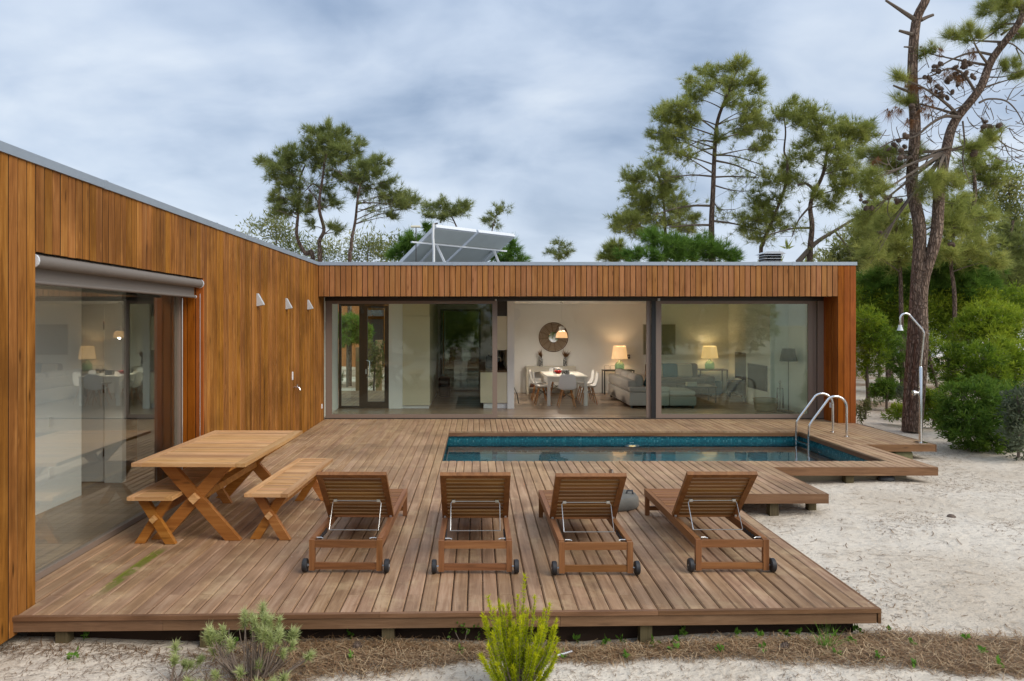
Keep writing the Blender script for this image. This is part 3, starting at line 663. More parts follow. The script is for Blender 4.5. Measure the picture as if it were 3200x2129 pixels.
# --- screen blind over the wing window
bl = thing('roller_blind', 'taupe fabric roller blind partly lowered at the top of the wing window', 'blind', (-3.43, 7.48, 2.45), world=True)
MB().tube([(-3.425, 5.76, 2.625), (-3.425, 9.20, 2.625)], 0.053, 16).build('roller', 'blindfab', bl, smooth=True)
for y_ in (5.745, 9.205): MB().tube([(-3.425, y_ - .01, 2.625), (-3.425, y_ + .01, 2.625)], 0.056, 14).build('end_cap', 'galv', bl)
pf = [(-3.475, 2.62), (-3.478, 2.50), (-3.474, 2.47), (-3.470, 2.47), (-3.474, 2.50), (-3.471, 2.62)]
MB().prism(pf, 'Y', 5.78, 9.16).build('fabric', 'blindfab', bl)
MB().tube([(-3.472, 5.77, 2.463), (-3.472, 9.18, 2.463)], 0.017, 10).build('bottom_bar', 'blindfab', bl, smooth=True)
MB().tube([(-3.472, 9.18, 2.463), (-3.472, 9.20, 2.463)], 0.019, 10).build('bar_cap', 'galv', bl)
# --- main wing inside
hp('floor', (-3.55, 7.72, GY + .06, 18.6, -0.13, 0.0), 'floor'); hp('floor', (-2.2, 7.72, 18.6, 23.3, -0.131, 0.0), 'floor')
hp('interior_wall', (0.93, 7.72, 22.70, 22.80, 0.0, 2.70), 'white')
hp('partition_wall', (0.76, 0.93, 18.55, 23.2, 0.0, 2.70), 'white')
hp('interior_wall', (-2.19, -1.85, 18.55, 23.2, 0.0, 2.70), 'white')
hp('interior_wall', (-2.19, -1.14, 23.2, 23.3, 0.0, 2.70), 'white'); hp('interior_wall', (0.12, 0.93, 23.2, 23.3, 0.0, 2.70), 'white'); hp('interior_wall', (-1.14, 0.12, 23.2, 23.3, 2.55, 2.70), 'white')
hp('interior_wall', (7.66, 7.728, GY + .06, 22.8, 0.0, 2.70), 'white')
hp('interior_wall', (-3.56, -3.46, GY + .06, 18.6, 0.0, 2.70), 'white')
hp('ceiling', (-3.55, 7.72, GY + .06, 18.6, 2.70, 2.77), 'ceil'); hp('ceiling', (-2.2, 7.72, 18.6, 23.3, 2.7005, 2.77), 'ceil')
# chimney breast with fireplace
hp('chimney_breast', (7.22, 7.66, 18.35, 20.0, 0.0, 2.70), 'white')
fp = hp('fireplace', (7.208, 7.219, 18.52, 19.85, 0.42, 1.06), 'black'); MB().box(7.200, 7.207, 18.60, 19.77, 0.48, 1.0).build('glass_panel', 'brownalu', fp)
# sliding doors: fixed frame and three sashes
tr = MB(); tr.box(-3.37, 7.72, GY - .05, GY + .06, 0.0, 0.018).box(-3.37, 7.72, GY - .05, GY + .06, 2.62, 2.70)
hp('threshold', (-3.37, 7.70, GY - .065, GY + .06, -0.05, 0.0), 'taupe')
tr.build('sliding_track', 'brownalu', house)
def sash(x0, x1, y, wl_, wr_, name='sliding_door', zb=0.105, zt=2.555, mat='taupe'):
    m_ = MB(); m_.box(x0, x1, y - .022, y + .022, 0.02, zb).box(x0, x1, y - .022, y + .022, zt, 2.62)
    m_.box(x0, x0 + wl_, y - .022, y + .022, zb, zt).box(x1 - wr_, x1, y - .022, y + .022, zb, zt)
    o = m_.build(name, mat, house)
    MB().box(x0 + wl_, x1 - wr_, y - .004, y + .004, zb, zt).build('pane', 'glass', o); return o
sash(-3.36, 0.456, GY - .02, 0.14, 0.11)
sash(3.98, 7.46, GY - .02, 0.12, 0.10)
s2 = sash(3.78, 7.56, GY + .028, 0.10, 0.10)
hp('jamb', (7.57, 7.725, GY - .05, GY + .06, 0.02, 2.62), 'taupe')
hp('jamb', (3.875, 3.975, GY - .045, GY - .03, 0.02, 2.62), 'black')
MB().tube([(0.42, GY - .05, 2.66), (0.42, GY - .05, 2.62)], 0.02, 8).build('roller_bracket', 'wire', house)
MB().tube([(4.04, GY - .05, 2.68), (4.04, GY - .05, 2.62)], 0.03, 8).build('roller_bracket', 'galv', house)
# hall rear glazing with door
hg = MB(); hg.box(-3.44, -3.38, 18.58, 18.64, 0, 2.7).box(-2.93, -2.80, 18.58, 18.64, 0, 2.7).box(-3.38, -2.93, 18.58, 18.64, 0, .06).box(-3.38, -2.93, 18.58, 18.64, 2.55, 2.7).box(-2.8, -2.19, 18.58, 18.64, 2.58, 2.7)
hgo = hg.build('hall_window', 'brownalu', house); MB().box(-3.38, -2.93, 18.606, 18.612, .06, 2.55).build('pane', 'glass', hgo)
dm = MB(); dm.box(-2.8, -2.72, 18.57, 18.62, .01, 2.57).box(-2.30, -2.19, 18.57, 18.62, .01, 2.57).box(-2.72, -2.30, 18.57, 18.62, .01, .17).box(-2.72, -2.30, 18.57, 18.62, 2.5, 2.57)
hd = dm.build('hall_door', 'brownalu', house); MB().box(-2.72, -2.30, 18.59, 18.596, .17, 2.5).build('pane', 'glass', hd)
MB().tube([(-2.74, 18.56, 0.78), (-2.74, 18.50, 0.78), (-2.66, 18.50, 0.80), (-2.66, 18.50, 1.18), (-2.74, 18.50, 1.20), (-2.74, 18.56, 1.20)], 0.013, 8).build('handle', 'steel', hd, smooth=True)
MB().box(-2.77, -2.745, 18.555, 18.57, 0.86, 0.98).build('lock', 'galv', hd)
# kitchen rear glass door
kd = MB(); kd.box(-1.14, -1.08, 23.2, 23.26, 0, 2.55).box(0.06, 0.12, 23.2, 23.26, 0, 2.55).box(-1.08, .06, 23.2, 23.26, 0, .05).box(-1.08, .06, 23.2, 23.26, 2.5, 2.55)
kdo = kd.build('kitchen_door', 'brownalu', house); MB().box(-1.08, .06, 23.224, 23.232, .05, 2.5).build('pane', 'darkglass', kdo)
MB().tube([(-1.04, 23.17, 0.55), (-1.04, 23.17, 2.45)], 0.012, 8).build('handle', 'chairwood', kdo)
# wall fittings on the left wing wall
for u_, v_, sides in ((803.7, 938, 'nearest the blind'), (893.8, 950, 'middle one of three'), (961.6, 953, 'nearest the corner')):
    Y = -WX * F / (U0 - u_); Z = HC - (v_ - V0) * Y / F
    lampw = thing('wall_lamp', f'small white wedge shaped wall lamp on the wing wall, {sides}', 'wall lamp', (WX, Y, Z), group='wedge wall lamps on the wing')
    MB().prism([(0.001, -.095), (0.105, -.075), (0.105, -.06), (0.016, .10), (0.001, .10)], 'Y', -.04, .04).build('housing', 'lampgrey', lampw)
    MB().prism([(0.02, -.097), (0.09, -.084), (0.09, -.080), (0.02, -.092)], 'Y', -.03, .03).build('lens', 'cushion', lampw)
def plate(nm, u_, v_, hw, hh, lab, cat):
    Y = -WX * F / (U0 - u_); Z = HC - (v_ - V0) * Y / F
    t_ = thing(nm, lab, cat, (WX, Y, Z)); MB().rbox(0.0, .014, -hw, hw, -hh, hh, .004, 1).build('plate', 'plastic', t_)
    for k in (-1, 0, 1): MB().box(.0142, .018, -hw * .5, hw * .5, hh * k * .55 - .012, hh * k * .55 + .012).build('button', 'galv', t_)
plate('light_switch', 913, 1175, .035, .075, 'white vertical switch plate above the garden tap', 'switch')
plate('wall_socket', 1005, 1270, .035, .05, 'white weatherproof socket low on the wing wall by the corner', 'socket')
Y = -WX * F / (U0 - 918); tp = thing('garden_tap', 'small chrome garden tap on the wing wall below the switch', 'tap', (WX, Y, .95))
MB().tube([(0, 0, 0), (.07, 0, 0), (.10, 0, -.01), (.12, 0, -.06)], .015, 8).build('spout', 'steel', tp, smooth=True)
MB().beam((.06, -.045, .04), (.06, .045, .04), .02, .012).tube([(.06, 0, 0), (.06, 0, .04)], .009, 6).build('handle', 'steel', tp)
t_ = thing('wall_socket', 'white outdoor socket on the reddish reveal behind the pool ladder', 'socket', (7.70, 16.22, 0.345)); MB().rbox(-.014, 0, -.04, .04, -.055, .055, .004, 1).build('plate', 'plastic', t_); MB().box(-.018, -.0142, -.025, .025, -.03, .03).build('cover', 'galv', t_)
# --- roof things: solar collectors
A = Vector((-1.0, 18.0, 4.5)); ab = Vector((0.716, 0.698, 0)); dn = Vector((-0.698 * .866, 0.716 * .866, -0.5)); nr = ab.cross(dn).normalized()
if nr.z < 0: nr = -nr
sol = thing('solar_collector', 'pair of tilted solar collectors on a white metal frame on the roof', 'solar panel', (0, 19, 3.345), world=True)
for k in range(2):
    p0 = A + ab * (1.44 * k)
    m_ = Matrix((( *ab, 0), (*dn, 0), (*nr, 0), (0, 0, 0, 1))).transposed(); m_.translation = p0
    pn = MB().box(0.0, 1.36, 0.0, 2.0, -.075, .015, m_).build('panel', 'galv', sol)
    MB().box(.035, 1.325, .06, 1.96, -.080, -.0755, m_).build('back_sheet', 'panelback', pn)
    MB().box(.02, 1.34, .03, 1.97, .0155, .020, m_).build('absorber_glass', 'greydoor', pn)
def sp_(a, b): return A + ab * a + dn * b - nr * .11
MB().beam(sp_(-.35, .62), sp_(3.0, .62), .05, .04).build('cross_rail', 'galv', sol)
MB().beam(sp_(-.05, 1.6), sp_(2.85, 1.6), .05, .04).build('cross_rail', 'galv', sol)
def foot(p, q):
    a = sp_(*p); b = Vector((*q, 3.345)); return MB().beam(a, b, .05, .05).build('strut', 'galv', sol)
b0 = sp_(.45, .62); foot((.45, .62), (b0.x + .35, b0.y - .1)); foot((.45, .62), (b0.x - .75, b0.y + .7)); b1 = sp_(2.5, .62); foot((2.5, .62), (b1.x + .30, b1.y - .1)); foot((2.5, .62), (b1.x - .7, b1.y + .7))
pa = A + ab * -.06 + Vector((0, -.05, -.10))
MB().tube([pa + Vector((0, 0, .12)), pa + Vector((-.01, 0, -.2)), pa + Vector((.01, 0, -.5)), (pa.x + .01, pa.y, 3.345)], .032, 9).build('insulated_pipe', 'pvc', sol, smooth=True)
MB().tube([pa + Vector((-.02, 0, .10)), pa + Vector((.10, .05, .13))], .022, 8).build('valve', 'brownalu', sol)
q0 = px(1300, 712, 18.2); vt = thing('roof_sensor', 'small beige flat device on a bracket beside the collectors', 'sensor', (q0.x, q0.y, 3.345))
MB().tube([(0, 0, 0), (0, 0, q0.z - 3.345)], .012, 6).build('bracket', 'brownalu', vt); MB().rbox(-.13, .11, -.05, .05, q0.z - 3.345, q0.z - 3.345 + .05, .01, 1).build('housing', 'cream', vt)
# chimney cap
ch = px(2407, 822, 20.0); chm = thing('chimney_cap', 'louvred metal chimney cap on the flat roof at the right', 'chimney', (ch.x, ch.y, 3.343))
MB().box(-.22, .22, -.2, .2, 0, .32).build('flue', 'galv', chm)
for k in range(4): MB().box(-.26, .26, -.24, .24, .34 + .075 * k, .352 + .075 * k).build('louvre', 'galv', chm)
for sx in (-.2, -.07, .07, .2): MB().box(sx - .012, sx + .012, -.2, .2, .32, .62).build('bar', 'brownalu', chm)
MB().prism([(-.31, .62), (.31, .62), (.2, .68), (-.2, .68)], 'Y', -.28, .28).build('cover', 'galv', chm)
# --- rear deck and neighbour house seen through the hall
rd = thing('rear_deck', 'grey timber deck seen through the hall door behind the house', 'deck', (-3, 21, -.25), world=True)
for k in range(19): deck_board(-4.4 + .118 * k, -4.4 + .118 * (k + 1), 18.72, 23.4, rd)
MB().box(-4.4, -2.2, 18.8, 23.3, -.26, -.04).build('base', 'post', rd)
nb = thing('neighbour_house', 'timber clad neighbouring house glimpsed through the hall glazing', 'house', (-6, 40, .0), world=True)
hpn = lambda n_, b_, m_: MB().box(*b_).build(n_, m_, nb)
hpn('wall', (-16, -5.75, 37, 45, -.3, 4.0), 'clad_f'); hpn('wall', (-4.6, 1.5, 37, 45, -.3, 4.0), 'clad_f'); hpn('recess_wall', (-5.75, -4.6, 38, 45, -.3, 4.0), 'clad_l')
hpn('door', (-5.55, -4.75, 37.93, 37.99, 0.0, 2.3), 'greydoor'); hpn('door_canopy', (-5.74, -4.61, 37.1, 37.98, 2.45, 2.75), 'greydoor'); hpn('roof', (-16.2, 1.7, 36.8, 45.2, 4.0, 4.12), 'zinc')
hpn('window', (-3.2, -1.0, 36.95, 37.0, .6, 2.4), 'greydoor')
for (u_, vt_, vb_, Yp, lb) in ((1122, 1087, 1212, 24.9, 'short stout wooden fence post seen through the hall door glass'), (1051, 1060, 1212, 25.3, 'wooden fence post seen through the narrow left hall pane'), (1184, 1064, 1190, 26.0, 'tall wooden fence post at the right side of the hall door glass')):
    X = (u_ - U0) * Yp / F; zt = HC - (vt_ - V0) * Yp / F
    fpst = thing('fence_post', lb, 'fence post', (X, Yp, gz(X, Yp)), group='fence posts behind the house')
    MB().box(-.10, .10, -.10, .10, -.05, zt - gz(X, Yp)).build('post', 'fencepost', fpst); MB().box(-.105, .105, -.105, .105, zt - gz(X, Yp) - .02, zt - gz(X, Yp) + .01).build('cap', 'fencepost', fpst)
wb = thing('white_building', 'low white rendered building behind the shrubs on the right', 'building', (34, 46, .0), world=True)
MB().box(28.3, 44, 46, 54, -.3, 2.65).build('wall', 'ibc', wb); MB().box(28.1, 44.2, 45.8, 54.2, 2.65, 2.8).build('roof_edge', 'zinc', wb)
t_ = MB().box(8.12, 8.50, 15.95, 16.4, -.34, -.10).build('concrete_kerb', 'concrete'); tag(t_, 'grey concrete kerb block at the foot of the right house corner', 'kerb')

# ================================================================== LOUNGERS
def make_lounger():
    t = thing('sun_lounger', 'x', 'sun lounger', group='sun loungers in a row on the deck')
    for s in (-1, 1):
        x = .29 * s
        MB().box(x - .0225, x + .0225, .046, 1.95, .215, .287).build('side_rail', 'lounY', t)
        MB().box(x - .0240, x + .0240, 0.0, .045, .018, .282).build('leg', 'lounZ', t)
        MB().box(x - .0226, x + .0226, 1.885, 1.93, .0, .2145).build('leg', 'lounZ', t)
    for nm, b in (('cross_rail', (-.265, .265, .004, .036, .215, .276)), ('cross_rail', (-.265, .265, .006, .036, .028, .082)), ('cross_rail', (-.266, .266, 1.89, 1.925, .055, .10)), ('cross_rail', (-.266, .266, 1.915, 1.949, .216, .286))):
        MB().box(*b).build(nm, 'lounX', t)
    n = 17
    sl = MB().box(-.264, .264, 0, .054, 0, .018).mesh('slat'); sl.materials.append(M['lounX'])
    for k in range(n): link('slat', sl, None, t, (0, .80 + k * .0655, .268 + random.uniform(-.001, .001)))
    # backrest: local frame with its own tilt
    hy, hz, ty, tz = .775, .295, .265, .800
    L = math.hypot(ty - hy, tz - hz); a = math.atan2(tz - hz, -(ty - hy))
    m = Matrix.Translation((0, hy, hz)) @ Matrix.Rotation(math.pi - a, 4, 'X') @ Matrix.Scale(1, 4)
    # in this frame +Y runs up the backrest, -Z faces the near side
    b = MB()
    for s in (-1, 1): b.box(.288 * s - .026, .288 * s + .026, 0, L, -.018, .018, m)
    b.box(-.262, .262, L - .05, L - .001, -.0175, .0175, m)
    bk = b.build('backrest', 'lounY', t)
    for k in range(11):
        y0 = .012 + k * (L - .075) / 11
        MB().box(-.2625, .2625, y0, y0 + .036, -.009, .009, m).build('slat', 'lounback', bk)
    w = m @ Vector((0, L * .42, .026)); yb, zb = .385, .262
    for s in (-1, 1): MB().cbox((m @ Vector((.20 * s, L * .42, .022))), (.03, .022, .022)).build('clip', 'wire', bk)
    MB().tube([(-.225, yb, zb), (-.225, w.y, w.z - .02), (-.215, w.y, w.z), (.215, w.y, w.z), (.225, w.y, w.z - .02), (.225, yb, zb), (-.225, yb, zb)], .0048, 8).build('support_wire', 'wire', t, smooth=True)
    for s in (-1, 1):
        r = MB(); pts = [(.03, .225), (.45, .225), (.45, .262)]
        for q in range(6): y = .42 - q * .065; pts += [(y, .262), (y - .02, .246), (y - .04, .262)]
        pts += [(.03, .285)]
        r.prism(pts, 'X', .2585 * s - .004, .2585 * s + .004).build('rack', 'rubber', t)
        MB().tube([(.258 * s, .045, .290), (.22 * s, .05, .289), (.20 * s, .042, .284)], .005, 6).build('bracket', 'wire', t)
        MB().cbox((.288 * s, hy - .01, hz - .012), (.02, .05, .05)).build('hinge', 'wire', t)
        ax = MB().tube([(.31 * s, .024, .058), (.375 * s, .024, .058)], .008, 8).build('axle', 'wire', t)
        wh = MB().lathe([(.026, -.021), (.050, -.021), (.0575, -.014), (.0575, .014), (.050, .021), (.026, .021)], (.352 * s, .024, .058), 'X', 22).build('wheel', 'rubber', t, smooth=True)
        MB().lathe([(.025, -.016), (.025, .016), (.010, .0225)], (.352 * s, .024, .058), 'X', 14).build('hub', 'galv', wh, smooth=True)
    return t
proto = make_lounger()
LL = [(-1.125, 6.385, .020, 'dark wooden sun lounger at the left end of the row, beside the bench'),
      (-.013, 6.36, -.002, 'dark wooden sun lounger second from the left, facing the pool edge'),
      (1.012, 6.32, -.008, 'dark wooden sun lounger third from the left, before the parasol base'),
      (2.194, 6.395, -.004, 'dark wooden sun lounger at the right end of the row, nearest the sand')]
for i, (x_, y_, a_, lb) in enumerate(LL):
    o = proto if i == 0 else copy_tree(proto)
    o.location = (x_, y_, .0015); o.rotation_euler.z = -a_; o['label'] = lb

# ================================================================== TABLE AND BENCHES
def slat_top(t, hw, hl, z, th, bw, n):
    for s in (-1, 1): MB().box(s * hw - (bw if s > 0 else 0), s * hw + (0 if s > 0 else bw), -hl, hl, z - th, z).build('long_board', 'teakY', t)
    for s in (-1, 1): MB().box(-hw + bw + .001, hw - bw - .001, s * hl - (bw * .7 if s > 0 else 0), s * hl + (0 if s > 0 else bw * .7), z - th, z - .0005).build('end_board', 'teakX', t)
    a = -hl + bw * .7 + .003; b = hl - bw * .7 - .003; p = (b - a) / n
    sl = MB().box(-hw + bw + .0015, hw - bw - .0015, 0, p - .007, z - th + .006, z - .002).mesh('slat'); sl.materials.append(M['teakX'])
    for k in range(n): link('slat', sl, None, t, (0, a + p * k + .0025, random.uniform(-.0006, .0006)))
def cross(t, y, ft, fb, z, wd, th, sgn):
    # two beams crossing in the XZ plane, one slightly proud of the other
    def leg(x0, x1, yy):
        dx = (x1 - x0); L = math.hypot(dx, z); hh = wd / 2 * L / z
        return MB().prism([(x0 - hh, 0), (x0 + hh, 0), (x1 + hh, z), (x1 - hh, z)], 'Y', yy - th / 2, yy + th / 2)
    leg(-fb, ft, y - .012 * sgn).build('leg', 'teakleg', t); leg(fb, -ft, y + .012 * sgn).build('leg', 'teakleg', t)
    zc = z * fb / (fb + ft)
    return zc
def make_table():
    t = thing('picnic_table', 'long slatted wooden picnic table with crossed legs beside the wing window', 'table')
    hw, hl, Z = .553, 1.09, .79
    slat_top(t, hw, hl, Z, .035, .10, 26)
    for s in (-1, 1): zc = cross(t, s * .88, .30, .375, Z - .036, .115, .06, s)
    MB().box(-.055, .055, -.835, .835, zc - .035, zc + .035).build('stretcher', 'teakleg', t)
    for s in (-1, 1): MB().cbox((0, s * .945, zc), (.075, .06, .075), Matrix.Rotation(R(45), 4, 'Y')).build('tenon', 'teakX', t)
    return t
tb = make_table(); tb.location = (-2.755, 8.26, .0015); tb.rotation_euler.z = -R(1.1)
def make_bench(label):
    t = thing('bench', label, 'bench', group='slatted benches at the picnic table')
    hw, hl, Z = .217, .945, .48
    slat_top(t, hw, hl, Z, .035, .075, 30)
    for s in (-1, 1): zc = cross(t, s * .80, .125, .155, Z - .036, .085, .055, s)
    MB().box(-.035, .035, -.76, .76, zc + .02, zc + .09).build('stretcher', 'teakleg', t)
    for s in (-1, 1): MB().cbox((0, s * .86, zc), (.052, .05, .052), Matrix.Rotation(R(45), 4, 'Y')).build('tenon', 'teakX', t)
    return t
b1_ = make_bench('slatted wooden bench on the open side of the picnic table'); b1_.location = (-2.012, 8.19, .0015); b1_.rotation_euler.z = -R(2.2)
b2_ = copy_tree(b1_); b2_['label'] = 'slatted wooden bench between the picnic table and the wing window'; b2_.location = (-3.115, 8.05, .0015); b2_.rotation_euler.z = -R(.3)

# ================================================================== PARASOL BASE, LADDER, SHOWER
pb = thing('parasol_base', 'round grey concrete parasol base with steel tube behind the third lounger', 'parasol base', (1.577, 8.77, .001))
MB().lathe([(.315, 0), (.325, .02), (.318, .10), (.29, .135), (.06, .155)], seg=32).build('concrete_disc', 'concrete', pb, smooth=True)
MB().lathe([(.03, .154), (.03, .41), (.024, .41), (.024, .20)], seg=16, cap=False).build('tube', 'steel', pb, smooth=True)
MB().tube([(.17, -.05, .135), (.185, -.05, .18), (.24, -.05, .18), (.255, -.05, .125)], .012, 8).build('handle', 'greydoor', pb, smooth=True)

ld = thing('pool_ladder', 'stainless steel pool ladder with two curved handrails', 'ladder', (6.6, 14.28, 0.0))
def arc(cx, cz, r, a0, a1, n): return [(cx + r * math.cos(R(a0 + (a1 - a0) * i / n)), cz + r * math.sin(R(a0 + (a1 - a0) * i / n))) for i in range(n + 1)]
pts = [(.35, .004), (.35, .30), (.35, .545)] + arc(.14, .545, .21, 0, 128, 10) + [(-.30, .295), (-.345, .22), (-.362, .14), (-.365, .0), (-.365, -.4), (-.365, -1.0)]
for y_ in (.28, -.27):
    rail = MB().tube([(p[0], y_, p[1]) for p in pts], .0235, 12).build('handrail', 'steel', ld, smooth=True)
    MB().lathe([(.05, .0015), (.05, .008), (.03, .014)], (.35, y_, 0), 'Z', 18).build('flange', 'steel', rail, smooth=True)
for z_ in (-.16, -.42, -.68): MB().box(-.40, -.33, -.25, .26, z_ - .012, z_ + .012).build('step', 'steel', ld)

sh = thing('outdoor_shower', 'slim stainless steel outdoor shower post with curved arm', 'shower', (7.91, 13.29, 0.0005))
pole = MB().lathe([(.030, .001), (.030, 1.34), (.022, 1.36)], seg=16).build('pole', 'steel', sh, smooth=True)
MB().lathe([(.11, .0005), (.11, .010), (.05, .016)], seg=22).build('base_plate', 'steel', sh, smooth=True)
MB().tube([(0, 0, 1.35), (.055, 0, 1.93), (.055, 0, 1.97), (.035, 0, 2.01), (-.19, 0, 2.27)] + [(p[0], 0, p[1]) for p in arc(-.265, 2.205, .10, 45, 178, 8)] + [(-.365, 0, 2.10)], .0170, 10).build('arm', 'steel', sh, smooth=True)
MB().lathe([(.03, 0), (.03, -.03), (.05, -.09), (.052, -.10), (.04, -.101)], (-.365, 0, 2.10), 'Z', 14).build('shower_head', 'galv', sh, smooth=True)
MB().lathe([(.02, 0), (.02, -.06), (.045, -.062), (.05, -.10), (.03, -.11)], (-.04, 0, .89), 'X', 14).build('valve_knob', 'steel', sh, smooth=True)

# ================================================================== INTERIOR
# kitchen
kc = thing('kitchen_counter', 'cream kitchen counter with dark worktop at the end of the partition wall', 'counter', (.42, 20.5, 0), world=True)
MB().box(.09, .755, 18.57, 22.6, .14, .90).build('base_unit', 'cream', kc); MB().box(.17, .755, 18.62, 22.6, 0.001, .139).build('plinth', 'whitelac', kc); MB().box(.07, .756, 18.55, 22.6, .901, .945).build('worktop', 'darkwood', kc)
MB().box(.42, .755, 18.6, 22.6, 1.45, 2.30).build('wall_cupboard', 'cream', kc); MB().box(.44, .7555, 18.62, 22.6, 2.301, 2.69).build('open_shelf', 'brownalu', kc)
tf = thing('kitchen_tap', 'slim chrome kitchen tap on the worktop', 'tap', (.50, 19.2, .946)); MB().tube([(0, 0, 0), (0, 0, .26), (.02, 0, .30), (.10, 0, .30), (.12, 0, .26), (.12, 0, .19)], .011, 8).build('spout', 'steel', tf, smooth=True)
MB().lathe([(.025, 0), (.025, .02), (.014, .03)], seg=12).build('base', 'steel', tf)
cm = thing('coffee_machine', 'black coffee machine on the kitchen worktop', 'coffee machine', (.33, 19.9, .946)); MB().rbox(-.09, .09, -.14, .14, 0, .30, .02).build('body', 'black', cm); MB().rbox(-.09, .09, -.22, -.14, 0, .04, .01).build('drip_tray', 'black', cm); MB().lathe([(.03, .30), (.03, .34), (.01, .35)], seg=10).build('lid', 'greydoor', cm)
kr = thing('knife_block', 'dark utensil holder on the worktop by the partition', 'utensils', (.66, 20.2, .946)); MB().lathe([(.05, 0), (.06, .16), (.05, .16)], seg=12).build('pot', 'black', kr)
for k in range(5): MB().tube([(0, 0, .1), (.05 * math.cos(k * 1.3), .05 * math.sin(k * 1.3), .36 + .02 * k)], .012, 6).build('utensil', 'black', kr)
tu = thing('tall_cupboard', 'tall cream kitchen cupboard beside the white wall', 'cupboard', (-1.5, 20, 0), world=True)
MB().box(-1.848, -1.17, 18.56, 22.4, .08, 2.30).build('door', 'cream', tu); MB().box(-1.847, -1.18, 18.57, 22.4, 2.304, 2.69).build('upper_door', 'cream', tu); MB().box(-1.847, -1.2, 18.6, 22.4, .001, .079).build('plinth', 'whitelac', tu)
bp = thing('backpack', 'black backpack standing on the kitchen floor by the rear door', 'backpack', (-.93, 21.4, 0.001)); MB().rbox(-.17, .17, -.12, .12, 0, .58, .08, 3).build('body', 'black', bp, smooth=True); MB().rbox(-.13, .13, -.20, -.12, .05, .32, .03, 2).build('pocket', 'black', bp, smooth=True); MB().tube([(-.05, 0, .56), (-.04, 0, .64), (.04, 0, .64), (.05, 0, .56)], .01, 6).build('handle', 'black', bp)
ac = thing('air_conditioner', 'white air conditioner on the partition wall', 'air conditioner', (.931, 19.4, 2.36)); MB().prism([(0, .14), (.15, .14), (.20, .08), (.20, -.06), (.12, -.15), (0, -.15)], 'Y', -.05, .75).build('body', 'plastic', ac); MB().box(.05, .13, -.0, .7, -.1545, -.14).build('louvre', 'galv', ac)
cb = thing('power_cable', 'black cable hanging by the partition wall', 'cable', (.94, 19.6, .0)); MB().tube([(.012, 0, .95), (.012, 0, .55), (.03, 0, .45), (.12, 0, .25), (.16, 0, .01)], .010, 6).build('cable', 'black', cb, smooth=True); MB().box(0, .03, -.03, .03, .93, 1.02).build('plug', 'black', cb)
# dining table
dt = thing('dining_table', 'white rectangular dining table in the open living room', 'table', (2.33, 20.15, .001)); 
MB().box(-.53, .53, -1.0, 1.0, .715, .755).build('table_top', 'tabletop', dt); MB().box(-.46, .46, -.93, .93, .62, .714).build('apron', 'tabletop', dt)
for sx in (-1, 1):
    for sy in (-1, 1): MB().box(sx * .475 - .04, sx * .475 + .04, sy * .945 - .04, sy * .945 + .04, 0, .7145).build('leg', 'tabletop', dt)
for sx in (-.2, .2): MB().lathe([(.018, 0), (.018, -.02), (.008, -.022)], (sx, -.9305, .67), 'Y', 8).build('drawer_knob', 'plastic', dt)
def make_chair():
    t = thing('dining_chair', 'x', 'chair', group='white shell chairs at the dining table')
    nu, nv = 13, 10; pr = [(-.22, .44), (-.20, .455), (-.12, .445), (0, .43), (.10, .425), (.16, .44), (.20, .50), (.225, .60), (.245, .70), (.26, .78), (.265, .81), (.266, .825), (.267, .83)]
    hw = [.20, .215, .23, .235, .235, .235, .232, .225, .21, .19, .165, .13, .08]
    vs = []; 
    for i in range(nu):
        for j in range(nv):
            q = j / (nv - 1) * 2 - 1; y, z = pr[i]
            lift = abs(q) ** 2.6 * (.055 if 2 < i < 7 else .03)
            back = max(0, (i - 5) / 7)
            vs.append((hw[i] * q, y - lift * back * 1.6, z + lift * (1 - back)))
    off = [(v[0] * .96, v[1] - .012, v[2] + .010) for v in vs]
    N = len(vs); fs = [(i * nv + j, i * nv + j + 1, (i + 1) * nv + j + 1, (i + 1) * nv + j) for i in range(nu - 1) for j in range(nv - 1)]
    rim = [j for j in range(nv)] + [i * nv + nv - 1 for i in range(1, nu)] + [(nu - 1) * nv + j for j in range(nv - 2, -1, -1)] + [i * nv for i in range(nu - 2, 0, -1)]
    ff = fs + [tuple(i + N for i in f[::-1]) for f in fs] + [(rim[k], rim[(k + 1) % len(rim)], rim[(k + 1) % len(rim)] + N, rim[k] + N) for k in range(len(rim))]
    MB().add(vs + off, ff).build('shell', 'plastic', t, smooth=True)
    for sx in (-1, 1):
        for sy in (-1, 1): MB().tube([(sx * .11, sy * .10 - .01, .425), (sx * .215, sy * .20 - .01, 0)], [.017, .011], 8).build('leg', 'chairwood', t, smooth=True)
    for (a, b) in (((-.12, -.11, .38), (.17, .14, .20)), ((.12, -.11, .38), (-.17, .14, .20)), ((-.17, -.16, .2), (.12, .09, .38)), ((.17, -.16, .2), (-.12, .09, .38))): MB().tube([a, b], .005, 5).build('wire_brace', 'black', t)
    return t
ch0 = make_chair()
CH = [(2.28, 18.95, 180, 'white shell chair at the near end of the dining table, back to the terrace'), (1.72, 19.55, 90, 'white shell chair at the left side of the table, nearest the opening'),
      (1.70, 20.55, 90, 'white shell chair at the left side of the table, farther in'), (2.95, 19.65, -90, 'white shell chair at the right side of the table, nearest the opening'),
      (2.97, 20.5, -90, 'white shell chair at the right side of the table, farther in'), (2.30, 21.45, 0, 'white shell chair at the far end of the dining table')]
for i, (x_, y_, a_, lb) in enumerate(CH):
    o = ch0 if i == 0 else copy_tree(ch0)
    o.location = (x_, y_, .001); o.rotation_euler.z = R(a_); o['label'] = lb
